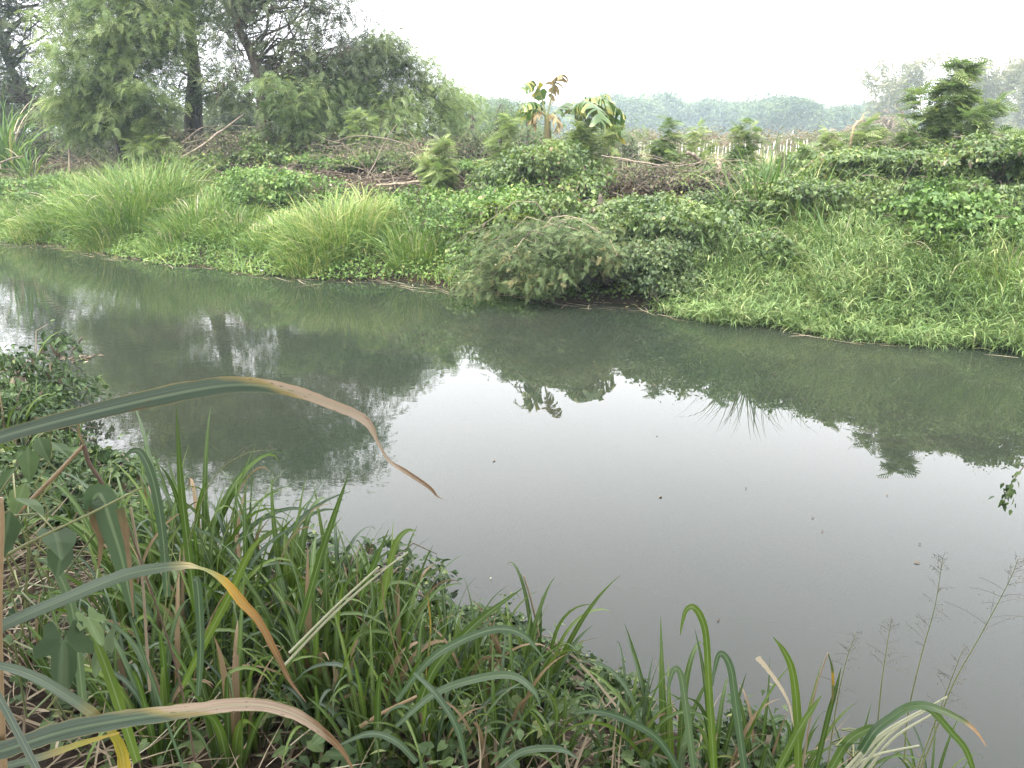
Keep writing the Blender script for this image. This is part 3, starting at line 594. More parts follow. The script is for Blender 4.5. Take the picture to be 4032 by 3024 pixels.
for u, Y, vt, wp, lab in ((1860, 75, 385, 230, 'hazy round tree left of the banana plants'), (2010, 62, 420, 150, 'hazy lower tree directly left of the upright banana leaf'), (2330, 85, 400, 200, 'hazy tree behind the drooping banana leaves'),
                          (2500, 80, 385, 200, 'hazy grey-blue tree right of the banana plants'), (2640, 84, 380, 180, 'hazy grey-blue tree, tallest of the row right of the banana'), (2780, 82, 392, 170, 'hazy grey-blue tree at the right end of the first row, before the gap'),
                          (2570, 95, 430, 260, 'faint tree set back in the first hazy row'), (3030, 70, 378, 180, 'hazy green tree right of the gap in the tree line'), (3150, 66, 390, 200, 'broad hazy green tree with the roundest top'), (3290, 68, 400, 150, 'hazy green tree left of the bamboo'),
                          (2900, 80, 425, 150, 'small faint tree in the gap of the tree line'), (2960, 76, 400, 130, 'narrow hazy tree at the right side of the gap in the tree line'), (2430, 88, 395, 170, 'hazy tree just right of the drooping banana leaves'), (3370, 74, 420, 150, 'hazy tree low in front of the first bamboo clump'), (3600, 72, 440, 260, 'faint tree low behind the first bamboo clump'), (4060, 60, 430, 230, 'faint tree at the right edge behind the bamboo'), (2180, 90, 430, 220, 'faint tree far behind the upright banana leaf'),
                          (3850, 75, 470, 220, 'faint low tree between the conical sapling and the right bamboo')):
    far_tree(lab, u, Y * 2.7, vt - 12, wp)

def bamboo(label, u, Y, vtop, wpx, n):
    X = px(u, 560, Y)[0]; b = np.array([X, Y, float(ground_z(X, Y))]); H = zat(b, vtop) - b[2]; Wd = wpx * Y / FPX / 2
    th = thing('bamboo_clump', label, 'bamboo', b)
    az = rng.uniform(0, 6.28, n); L = H * rng.uniform(.7, 1.05, n); kq = Y / 46
    V, F, D, P = ribbons(np.stack([np.cos(az), np.sin(az), np.zeros(n)], -1) * .9 * kq * rng.random((n, 1)), az, R(89) - rng.uniform(0, .2, n), rng.uniform(.3, 1.7, n), L, .02, S=12, power=3.2)
    mb = MB(); mb.add(*tubes(P, np.broadcast_to(np.linspace(.05 * kq, .012 * kq, 13), (n, 13)), 5)); mb.build('culms', M['bark_pale'], th)
    k = n * 80; wch = rng.integers(0, n, k); q = .12 + .88 * rng.random(k) ** .9; i = np.clip((q * 12).astype(int), 0, 12)
    pos = P[wch, i] + rng.normal(0, .2 * kq, (k, 3)) * (1.3 - q)[:, None]; cr = MB()
    inst(cr, BSPRAY, pos, rot(rng.uniform(0, 6.28, k), rng.normal(-.35, .4, k), rng.normal(0, .5, k)), kq * rng.uniform(.28, .6, k))
    cr.build('foliage', M['bamboo'], th, smooth=False)
bamboo('pale feathery bamboo clump left of the conical sapling', 3470, 118, 175, 240, 13)
bamboo('tall pale bamboo clump behind the right side of the conical sapling', 3850, 110, 150, 330, 17)
bamboo('thin faint bamboo clump at the right edge of the view', 4020, 125, 170, 200, 11)
vine_mound('dry brown rounded bush in the field below the bamboo', 0, 0, 2.2, 2.0, 2.6, 2200, LANCE, .4, 'drybush', 'dry_bush', 'bush', pos=(lambda p: (p[0], p[1], float(ground_z(p[0], p[1]))))(px(3440, 580, 62)))

# field: low hedge of reddish crop, white stakes
m_ = MB(); n = 4200; X = rng.uniform(-4, 36, n); Yy = rng.normal(55, 3, n); Z = ground_z(X, Yy) + rng.uniform(.1, 1.05, n) * (1 + .3 * np.sin(X * 1.7))
inst(m_, TUFT[1], np.stack([X, Yy, Z], -1), rot(rng.uniform(0, 6, n), rng.normal(0, .3, n), rng.normal(0, .3, n)), rng.uniform(.25, .5, n))
M['crop'] = leafmat('crop_leaf', [(0, (.05, .07, .03)), (.6, (.1, .11, .05)), (.85, (.17, .13, .07)), (1, (.2, .12, .08))], .3, .6, .2, patch=.4, patch_scale=.5)
tag(m_.build('crop_rows', M['crop'], smooth=False), 'low hedge of reddish and green crop plants across the hazy field', 'crops', kind='stuff')
m_ = MB(); n = 9000; X = rng.uniform(-2, 36, n); Yy = rng.uniform(23, 66, n); Z = ground_z(X, Yy)
m_.add(*ribbons(np.stack([X, Yy, Z], -1), rng.uniform(0, 6.28, n), rng.uniform(1.1, 1.5, n), rng.uniform(.2, 1, n), rng.uniform(.25, .6, n), .03, S=3, tint=rng.uniform(.3, 1, n))[:3])
M['fieldgrass'] = leafmat('field_grass', [(0, (.08, .11, .04)), (.5, (.13, .15, .06)), (1, (.22, .2, .1))], .3, .6, .2)
tag(m_.build('field_grass', M['fieldgrass'], smooth=False), 'pale yellowing grass over the open field behind the bank', 'grass', kind='stuff')
M['snagwood'] = barkmat('snag_wood', (.1, .075, .045), (.3, .23, .14), 14)
M['stake'] = barkmat('pale_stake', (.5, .48, .44), (.8, .77, .72), 8)
sm = MB(); h = .72
sm.add(*tubes(np.array([[0, 0, -.1], [.004, 0, .3], [-.003, .004, .65], [.0, 0, h]]), np.array([.012, .0115, .011, .008]), 6))
proto = None
for k in range(86):
    u = 2380 + 12.5 * k + rng.uniform(-8, 8); Y = rng.uniform(38, 47)
    p = px(u, 600, Y); X = p[0]
    if proto is None: o = proto = sm.build('stake', M['stake'])
    else: o = proto.copy(); C.objects.link(o)
    o.location = (X, Y, float(ground_z(X, Y))); o.rotation_euler = (rng.normal(0, .06), rng.normal(0, .06), rng.uniform(0, 6)); o.scale = (1, 1, rng.uniform(.75, 1.3))
    tag(o, 'thin pale stake standing in the row across the hazy field', 'stake', 'pale stakes in the field')

# ------------------------------------------------------------------ saplings on the bank top
for lab, u, s, vt, wp, mt, sz in (('large conical sapling rising from the vines at the right', 3715, 4.8, 235, 400, 'leuc', .27), ('small round sapling left of the banana plants', 2000, 4.2, 458, 170, 'leuc_light', .24),
        ('dense sapling under the drooping banana leaves', 2295, 4.4, 440, 240, 'leuc_light', .25), ('narrow sapling standing first right of the banana plants', 2628, 4.4, 468, 110, 'leuc', .22), ('low pale sapling next to the cut log', 2735, 4.6, 500, 130, 'leuc_light', .2),
        ('narrow upright sapling alone against the field', 2905, 4.4, 465, 120, 'leuc', .22), ('leaning sapling wrapped round the broken snag', 3390, 4.2, 478, 170, 'leuc', .24), ('pale wispy sapling left of the broken snag', 3240, 5., 505, 150, 'leuc_light', .2),
        ('bright low sapling on the slope below the banana stem', 2165, 3.4, 560, 170, 'leuc_light', .2), ('bright sapling at the right end of the brown brush pile', 1745, 3.1, 555, 190, 'leuc_light', .24),
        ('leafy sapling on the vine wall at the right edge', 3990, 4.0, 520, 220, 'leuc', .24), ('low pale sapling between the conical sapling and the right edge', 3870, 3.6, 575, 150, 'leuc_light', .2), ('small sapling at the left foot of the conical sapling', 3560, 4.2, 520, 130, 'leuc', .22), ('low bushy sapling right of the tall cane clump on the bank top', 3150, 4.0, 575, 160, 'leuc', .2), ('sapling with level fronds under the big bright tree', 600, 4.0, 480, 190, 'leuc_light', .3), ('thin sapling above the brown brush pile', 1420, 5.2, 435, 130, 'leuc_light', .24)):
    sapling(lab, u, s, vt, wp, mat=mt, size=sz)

# ------------------------------------------------------------------ banana plants
def banana(label, u, s, leaves, vstem, r=.11):
    b = bp(u, s); Y = b[1]; th = thing('banana_plant', label, 'banana plant', b)
    top = px(u - 8, vstem, Y) - b
    tb = MB(); P = catmull(np.array([(0, 0, -.1), top * .35 + (.03, 0, 0), top * .7, top]), 14); tb.add(*tubes(P, np.linspace(r, r * .55, 14), 10, .6)); tb.build('pseudostem', M['banana_stem'], th)
    for pts, W, dry, rag in leaves:
        Q = catmull(np.array([px(a[0], a[1], Y + (a[2] if len(a) > 2 else 0)) - b for a in pts]), 46)
        T = np.gradient(Q, axis=0); T /= np.linalg.norm(T, axis=1)[:, None]
        S_ = np.cross(T, (0, .25, 1.)); S_ /= np.linalg.norm(S_, axis=1)[:, None] + 1e-6; Nn = np.cross(S_, T)
        t = np.linspace(0, 1, 46); prof = W * 1.4 * np.clip((t - .14) * 5, 0, 1) * np.sqrt(np.clip(1 - ((t - .5) / .52) ** 4, 0, 1))
        lf = MB()
        for sg in (-1, 1):
            cuts = [6]
            while cuts[-1] < 45: cuts.append(min(45, cuts[-1] + int(rng.integers(1, 5))))
            for a0, a1 in zip(cuts[:-1], cuts[1:]):
                if rng.random() < rag * .25: continue
                dr = rng.uniform(.1, .8) + rag * rng.uniform(0, .9); k = a1 - a0 + 1; wv = np.linspace(0, 1, 5); sw = rng.normal(.25, .12)
                ii = np.arange(a0, a1 + 1); gap = np.linspace(.0, .06 + .22 * rag, 5)
                V = np.zeros((k, 5, 3))
                for j, q in enumerate(wv):
                    ce = (ii - ii.mean())[:, None] * -gap[j] * 0 
                    ang = dr * q
                    V[:, j] = Q[ii] + (sg * S_[ii] * math.cos(ang) * q - np.array([0, 0, 1.]) * math.sin(ang) * q + .04 * Nn[ii]) * (prof[ii] * (1 - .06 * rng.random(k) * (j == 4)))[:, None] + T[ii] * (sw * q * prof[ii])[:, None]
                V[:, 1:] = V[:, 1:] + (V[:, 1:].mean(0, keepdims=True) - V[:, 1:]) * gap[None, 1:, None]
                idx = np.arange(k * 5).reshape(k, 5); D = np.zeros((k, 5, 4)); D[..., 0] = np.clip(rng.normal(.3, .2) + (.2 + rag * .45) * wv[None] ** 2, 0, 1); D[..., 1] = t[ii][:, None]; D[..., 2] = .5 + sg * wv * .5
                lf.add(V, np.stack([idx[:-1, :-1], idx[:-1, 1:], idx[1:, 1:], idx[1:, :-1]], -1).reshape(-1, 4), D)
        o = lf.build('leaf', M['banana_dry' if dry else 'banana'], th)
        if dry: o['label'] = 'withered torn banana leaf'
        mr = MB(); mr.add(*tubes(Q, np.linspace(.022, .005, 46), 6, .5)); mr.build('midrib', M['banana_rib'], o)
    return th
M['banana_stem'] = barkmat('banana_stem', (.05, .04, .025), (.15, .14, .06), 6); M['banana_rib'] = leafmat('banana_rib', [(0, (.09, .12, .04)), (1, (.17, .17, .065))], 0, .5, .3)
banana('banana plant with one ragged brown leaf pointing straight up', 2163, 4.4, [
    ([(2155, 460), (2168, 390), (2182, 333), (2202, 300, -.2), (2224, 293, -.4)], .17, True, .9), ([(2150, 455), (2135, 390), (2115, 340), (2082, 322), (2050, 352, -.3)], .22, False, .25),
    ([(2150, 455), (2132, 425), (2098, 404, -.2), (2070, 408, -.4), (2048, 430, -.5)], .2, False, .4), ([(2152, 460), (2125, 440, -.2), (2105, 455, -.4), (2096, 500, -.4)], .13, True, .9),
    ([(2160, 470), (2182, 445), (2208, 420, .2), (2242, 394, .4)], .2, False, .15), ([(2158, 470), (2172, 450, -.3), (2190, 465, -.7), (2196, 520, -.8)], .12, True, .9), ([(2152, 460), (2120, 430, .5), (2090, 425, .9), (2070, 470, 1.2)], .2, False, .3)], 458)
banana('banana plant with long leaves arching and drooping to the right', 2285, 4.7, [
    ([(2270, 470), (2290, 410), (2325, 385), (2365, 378, .2), (2392, 372, .3)], .22, False, .15), ([(2270, 470), (2300, 405, -.2), (2345, 388, -.3), (2410, 408, -.4), (2462, 468, -.4)], .25, False, .4),
    ([(2275, 475), (2320, 420), (2370, 425), (2412, 468), (2424, 530)], .24, False, .4), ([(2278, 480), (2330, 440), (2385, 470), (2415, 520), (2422, 590)], .2, False, .7),
    ([(2265, 470), (2275, 420, -.3), (2310, 400, -.7), (2350, 430, -1.1), (2362, 480, -1.3)], .24, False, .5), ([(2272, 470), (2262, 430, .3), (2240, 410, .8), (2215, 430, 1.2)], .2, False, .2), ([(2280, 470), (2320, 425, .3), (2365, 420, .6), (2405, 440, 1.), (2435, 500, 1.3)], .22, False, .3)], 475, .1)

# ------------------------------------------------------------------ brush, vines and grass on the far bank
VM = vine_mound
def pt(u, s): return ts(*bp(u, s)[:2])
def VMp(lab, u, s, wpx, vtop, rs, n, **k):
    s = s + (0 if 'bare bank top' in lab else (.7 if u > 2700 else 1.2) if s >= 2.9 else .3 if s >= 2.4 else 0)
    b = bp(u, s); t_, s_ = ts(b[0], b[1]); h = max(.3, zat(b, vtop) - b[2]); return VM(lab, t_, s_, wpx / FPX * b[1] / 2 / .85, rs, h, n, **k)
VMp('brown brush heap tangled with dead vines under the big trees', 900, 3.9, 560, 505, 1.2, 5200, T=OVATE, size=.085, mat='brush', brown=1500, name='brush_heap', cat='brush')
VMp('long brown brush heap behind the middle grass clump', 1450, 3.7, 620, 545, 1.2, 5600, T=OVATE, size=.08, mat='brush', brown=1500, name='brush_heap', cat='brush')
VMp('low brown twig heap on the bare bank top right of the banana plants', 2640, 3.9, 640, 640, 1.1, 3000, T=OVATE, size=.08, mat='brush', brown=1200, name='brush_heap', cat='brush')
VMp('dark leafy vine mound climbing the vine-choked trunk', 1180, 4.1, 260, 505, .8, 2600, T=HEART, size=.11, mat='vine')
VMp('vine mound between the two tall bank grass clumps', 1040, 2.2, 420, 670, .9, 3400, T=HEART, size=.1, mat='herb')
VMp('green vine patch grown over the left brown brush heap', 1010, 3.4, 230, 570, .6, 1700, T=HEART, size=.1, mat='vine')
VMp('green vine patch grown over the left part of the middle brush heap', 1330, 3.2, 280, 610, .6, 1900, T=HEART, size=.1, mat='herb')
VMp('green vine patch grown over the right part of the middle brush heap', 1580, 3.1, 240, 600, .6, 1700, T=OVATE, size=.1, mat='vine')
VMp('leafy green hump between the middle brush heap and the small round sapling', 1870, 3.2, 300, 620, .8, 2200, T=OVATE, size=.1, mat='herb')
VMp('leafy green hump below the small round sapling', 2030, 2.8, 240, 660, .7, 1900, T=HEART, size=.1, mat='vine')
VMp('broad low vine mound left of the drooping shrub', 1830, 1.9, 560, 735, 1.1, 5600, T=HEART, size=.085, mat='herb', brown=200)
VMp('vine tower of small leaves below the banana plants', 2185, 2.8, 290, 585, .8, 4400, T=HEART, size=.1, mat='vine', brown=300)
VMp('pale big-leaved vine patch above the drooping shrub', 2050, 1.9, 260, 800, .6, 1100, T=LOBED, size=.17, mat='vine_pale')
VMp('vine hump hanging over the slope behind the drooping shrub', 2400, 1.8, 420, 775, 1.0, 5200, T=HEART, size=.095, mat='vine', brown=350)
VMp('smooth rounded small-leaved vine hump at the water right of the drooping shrub', 2600, .55, 260, 950, .65, 4600, T=HEART, size=.07, mat='shrubgreen')
VMp('shaggy dark vine hump above the rounded waterside hump', 2760, 1.6, 460, 800, 1.0, 5200, T=HEART, size=.1, mat='vine')
VMp('vine hump on the bank top behind the tall cane clump', 3120, 3.3, 460, 650, 1.0, 6000, T=HEART, size=.09, mat='vine')
VMp('wide dark vine hump under the conical sapling', 3560, 3.4, 620, 590, 1.3, 9000, T=HEART, size=.095, mat='vine', brown=300)
VMp('tall vine wall at the right edge of the bank', 3960, 3.0, 420, 545, 1.2, 9500, T=HEART, size=.09, mat='vine', brown=500)
VMp('sunken vine hump below the right vine wall', 3800, 1.9, 520, 765, .9, 5600, T=HEART, size=.1, mat='herb')
VMp('vine hump in the middle of the right bank', 3300, 2.4, 520, 705, 1.0, 7600, T=HEART, size=.09, mat='vine')
for u, ss, wp, vt, TT, lab in ((3420, 3.0, 230, 640, LOBED, 'small lobed-leaf vine hump left of the conical sapling foot'), (3240, 2.9, 210, 690, OVATE, 'small oval-leaf bush in the middle of the right vines'), (3700, 2.6, 240, 700, OVATE, 'small oval-leaf bush below the conical sapling'),
                           (3900, 2.3, 220, 720, LOBED, 'small lobed-leaf vine hump on the right vine wall'), (3480, 2.1, 240, 760, OVATE, 'small oval-leaf bush where the vines meet the right grass'), (3080, 2.6, 200, 720, HEART, 'small heart-leaf vine hump beside the tall cane clump'), (2900, 2.7, 220, 700, OVATE, 'small oval-leaf bush left of the tall cane clump'),
                           (3620, 3.9, 200, 560, OVATE, 'small oval-leaf bush on the bank top by the conical sapling'), (3820, 3.7, 220, 590, HEART, 'small heart-leaf vine hump on the bank top right of the conical sapling')):
    VMp(lab, u, ss, wp, vt, .55, 1500, T=TT, size=.1, mat=['vine', 'herb', 'shrubgreen'][int(u) % 3], brown=60)
VMp('low vine patch at the foot of the left grass clump', 120, 2.2, 420, 700, .9, 3200, T=HEART, size=.1, mat='herb')
VMp('vine bush at the left end of the brown brush', 760, 3.6, 330, 590, .8, 2400, T=HEART, size=.1, mat='vine')
GC = grass_clump
def GCp(lab, u, s, rad, vtop, n, **k):
    b = bp(u, s); t_, s_ = ts(b[0], b[1]); return GC(lab, t_, s_, rad, max(.3, zat(b, vtop) - b[2]) * 1.12, n, **k)
GCp('large bright grass clump below the big bright tree', 560, 1.2, 1.15, 670, 3000, wid=.014)
GCp('bright grass clump at the right end of the left clump', 780, .9, .8, 775, 1500)
GCp('bright grass clump second from the left edge', 300, 1.0, .9, 745, 1600)
GCp('bright grass clump at the left edge of the bank', 60, 1.0, 1.0, 790, 1500)
for u, ss, rd, vt, nn, lab in ((170, .5, .8, 830, 1500, 'short bright grass clump by the water at the far left'), (430, .4, .8, 880, 1500, 'bright grass clump drooping to the water below the large clump'), (700, .3, .75, 900, 1500, 'bright grass clump at the water between the large clump and the fountain clump'),
                           (930, .9, .7, 820, 1400, 'bright grass clump left of the fountain clump and behind it'), (1240, .1, .65, 900, 1400, 'low grass clump at the foot of the fountain clump'), (430, 2.3, .9, 665, 1500, 'grass clump at the back of the bank below the bright tree'), (180, 2.4, .9, 690, 1500, 'grass clump at the back of the bank at the far left'),
                           (860, 2.1, .8, 740, 1300, 'grass clump behind the second bright clump'), (1650, .9, .6, 860, 900, 'thin grass clump right of the fountain clump')):
    GCp(lab, u, ss, rd, vt, nn, wid=.013)
GCp('tall fountain-shaped grass clump in the middle of the left bank', 1330, .75, .85, 790, 2600, wid=.013, pale=12)
GCp('bright grass clump joined to the left of the fountain clump', 1090, .7, .7, 860, 1500)
GCp('grass clump at the right shoulder of the fountain clump', 1500, 1.3, .7, 800, 1300, pale=6)
for u, ss, rd, vt, nn, lab in ((3120, 1.5, .5, 850, 420, 'wispy grass clump left of the low spreading cane clump'), (3460, 1.3, .6, 870, 520, 'wispy grass clump in the middle of the right bank grass'), (3640, 1.7, .5, 830, 300, 'wispy grass clump under the straggly cane clump'),
                           (3850, 1.2, .6, 900, 520, 'wispy grass clump second from the right edge'), (4010, .8, .5, 950, 420, 'wispy grass clump at the right edge of the bank'), (2900, 1.0, .5, 930, 400, 'wispy grass clump right of the rounded waterside vine hump'), (3300, .7, .5, 980, 400, 'low wispy grass clump near the water on the right')):
    GCp(lab, u, ss, rd, vt, nn, wid=.0095, spread=.75)
GCp('tall cane clump with pale bent leaves on the right bank', 2990, 2.4, .4, 600, 190, wid=.022, mat='herb', pale=22, name='cane_clump', spread=.55, cat='cane')
GCp('cane clump with pale leaves just right of the tallest cane clump', 3170, 2.2, .35, 690, 150, wid=.02, mat='herb', pale=14, name='cane_clump', spread=.7, cat='cane')
GCp('low spreading cane clump in the right grass', 3290, 1.4, .5, 830, 260, wid=.03, mat='herb', pale=10, name='cane_clump', spread=1.2, cat='cane')
GCp('straggly cane clump rising from the right grass', 3680, 1.6, .3, 830, 120, wid=.026, mat='herb', pale=10, name='cane_clump', spread=.7, cat='cane')
GCp('tall cane clump at the left edge under the trees', 20, 3.8, .5, 350, 90, wid=.06, mat='herb', pale=14, name='cane_clump', spread=.8, cat='cane')
GCp('short cane clump second from the left edge', 120, 3.2, .3, 560, 60, wid=.045, mat='herb', pale=5, name='cane_clump', spread=.9, cat='cane')
GCp('dry straw-coloured fan of drooping fronds on the brush heap', 1672, 4.2, .12, 540, 3, wid=.03, mat='straw', pale=26, name='dry_frond', spread=1.5, cat='frond')
# low creeping leaves over the whole far bank, para grass along the water on the right
def scatter_bank(n, t0, t1, s0, s1):
    t = rng.uniform(t0, t1, n); s = rng.uniform(s0, s1, n)
    x = O_[0] + A_[0] * t + N_[0] * s; y = O_[1] + A_[1] * t + N_[1] * s
    return t, s, x, y, ground_z(x, y)
gc = MB(); n = 110000
t, s, x, y, z = scatter_bank(n, -22, 9, -.7, 4.3)
cano = (.12 + .3 * np.clip(.5 + .6 * wob(t * 1.2, s * 1.5), 0, 1)) * sst(s, -.9, .8)
k = (z > -.03) & ((s < 2.6 + .5 * wob(t * 2, s)) | (t > 1.8)); 
inst(gc, HEART, np.stack([x, y, np.maximum(z, .0) + cano * rng.random(n) ** .5 + .02], -1)[k], rot(rng.uniform(0, 6.28, k.sum()), rng.normal(-.35, .35, k.sum()), rng.normal(0, .35, k.sum())), rng.uniform(.025, .065, k.sum()), np.clip(.45 + .3 * wob(t, s * 1.4)[k] + rng.normal(0, .2, k.sum()), 0, 1))
tag(gc.build('creeping_plants', M['herb'], smooth=False), 'low creeping green plants covering the slope of the far bank', 'ground cover', kind='stuff')
# bank-top dead leaves and twigs
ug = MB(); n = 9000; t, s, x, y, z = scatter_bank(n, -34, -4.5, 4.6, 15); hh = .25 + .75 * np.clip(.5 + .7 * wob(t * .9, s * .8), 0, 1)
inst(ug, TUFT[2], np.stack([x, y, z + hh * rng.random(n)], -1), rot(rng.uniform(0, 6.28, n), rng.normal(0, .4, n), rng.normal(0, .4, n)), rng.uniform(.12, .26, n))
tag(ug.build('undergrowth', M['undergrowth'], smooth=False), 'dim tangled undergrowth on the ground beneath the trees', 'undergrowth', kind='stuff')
dl = MB(); n = 16000; t, s, x, y, z = scatter_bank(n, -24, 9, 2.6, 7.5)
inst(dl, OVATE, np.stack([x, y, z + .03 + .12 * rng.random(n)], -1), rot(rng.uniform(0, 6.28, n), rng.normal(-.1, .4, n), rng.normal(0, .5, n)), rng.uniform(.05, .13, n))
tag(dl.build('leaf_litter', M['dry'], smooth=False), 'brown dead leaves lying on the top of the far bank', 'leaf litter', kind='stuff')
tw = MB(); n = 900; t, s, x, y, z = scatter_bank(n, -22, 8, 2.5, 5.6); a = rng.uniform(0, 6.28, n); L = rng.uniform(.3, 1.5, n); e = np.abs(rng.normal(.1, .35, n))
p0 = np.stack([x, y, z + .05], -1); d = np.stack([np.cos(e) * np.cos(a), np.cos(e) * np.sin(a), np.sin(e)], -1)
P = p0[:, None] + d[:, None] * (np.linspace(0, 1, 5)[None, :, None] * L[:, None, None]) + np.cumsum(rng.normal(0, .03, (n, 5, 3)), 1)
tw.add(*tubes(P, rng.uniform(.004, .014, n)[:, None] * np.linspace(1, .4, 5)[None], 4))
tag(tw.build('dead_twigs', M['twig']), 'tangle of dead twigs on the top of the far bank', 'twigs', kind='stuff')
pg = MB(); n = 10500; t, s, x, y, z = scatter_bank(n, .3, 9, -.6, 2.9); hgt = (.26 + .5 * sst(s, -.5, .9)) * (1 + .55 * wob(t * 2.1, s * 1.6)) * rng.uniform(.5, 1.1, n)
edge_ok = (s > -.45 + .25 * np.sin(t * 2.1) * np.sin(t * .9 + 1)) & (t > .6 + rng.random(n) + .6 * s) & (rng.random(n) > .95 * sst(s, 1.1, 2.2))
x, y, z, hgt, s = x[edge_ok], y[edge_ok], np.maximum(z[edge_ok], -.05), hgt[edge_ok], s[edge_ok]; n = len(x)
azs = np.where(rng.random(n) < .6, math.atan2(-N_[1], -N_[0]) + rng.normal(0, .7, n), rng.uniform(0, 6.28, n)); lean = rng.uniform(.1, .75, n)
tip = np.stack([x + np.cos(azs) * hgt * lean, y + np.sin(azs) * hgt * lean, z + hgt], -1); root = np.stack([x, y, z - .02], -1)
P = root[:, None] + (tip - root)[:, None] * np.linspace(0, 1, 5)[None, :, None]; P[..., 2] += .06 * np.sin(np.linspace(0, np.pi, 5))
pg.add(*tubes(P, np.full((n, 5), .003), 3))
K = 9; f = rng.uniform(.3, 1, (n, K)); q = root[:, None] + (tip - root)[:, None] * f[..., None]; q = q.reshape(-1, 3); nk = len(q)
pg.add(*ribbons(q, rng.uniform(0, 6.28, nk), rng.uniform(.2, 1.15, nk), rng.uniform(.6, 2.0, nk), rng.uniform(.1, .3, nk), rng.uniform(.007, .014, nk), S=4, power=1.3, twist=rng.normal(0, .5, nk), tint=np.clip(np.repeat(rng.normal(.42, .25, n), K) + rng.normal(0, .15, nk), 0, 1))[:3])
tag(pg.build('bank_grass', M['para']), 'bright leafy grass spilling down the right bank into the water', 'grass', kind='stuff')
pg = MB(); n = 9000; t, s, x, y, z = scatter_bank(n, -22, -1, -1.1, 1.6); k = (z > -.02); x, y, z = x[k], y[k], np.maximum(z[k], 0); n = len(x)
pg.add(*ribbons(np.stack([x, y, z], -1), rng.uniform(0, 6.28, n), rng.uniform(.5, 1.4, n), rng.uniform(.5, 1.8, n), rng.uniform(.15, .5, n), rng.uniform(.010, .016, n), S=5, power=1.6, twist=rng.normal(0, .5, n), tint=np.clip(rng.normal(.55, .25, n), 0, 1))[:3])
tag(pg.build('verge_grass', M['lush']), 'short bright grass along the waterline of the left bank', 'grass', kind='stuff')

# floating weed and straw caught along the far waterline
fw = MB(); n = 7000; t, s, x, y, z = scatter_bank(n, -24, 9, -1.5, .2); lim = -.06 + .0 * t; fr = np.where(t < -10.5, .55, .16 + .14 * np.sin(t * 2.3) * np.sin(t * 1.1 + 2))
k = (z < .0) & (z > -.55 * np.clip(fr, .03, 1) * rng.random(n) ** 1.6); q = int(k.sum())
inst(fw, OVATE, np.stack([x[k], y[k], np.full(q, .006) + .012 * rng.random(q)], -1), rot(rng.uniform(0, 6.28, q), rng.normal(.05, .1, q), rng.normal(0, .15, q)), rng.uniform(.03, .085, q))
tag(fw.build('floating_weed', M['scum'], smooth=False), 'tan and green floating weed caught along the waterline of the far bank', 'floating weed', kind='stuff')
fs = MB(); n = 420; t, s, x, y, z = scatter_bank(n, -20, 9, -.9, .1); k = (z < .02) & (z > -.3); q = int(k.sum())
fs.add(*ribbons(np.stack([x[k], y[k], np.full(q, .012)], -1), math.atan2(A_[1], A_[0]) + rng.normal(0, .5, q) + np.pi * (rng.random(q) < .5), np.zeros(q), np.zeros(q), rng.uniform(.15, .7, q), rng.uniform(.01, .022, q), S=4, swirl=rng.normal(0, .4, q), tint=rng.uniform(.3, 1, q))[:3])
tag(fs.build('floating_straw', M['straw']), 'dead straw floating along the foot of the far bank', 'straw', kind='stuff')
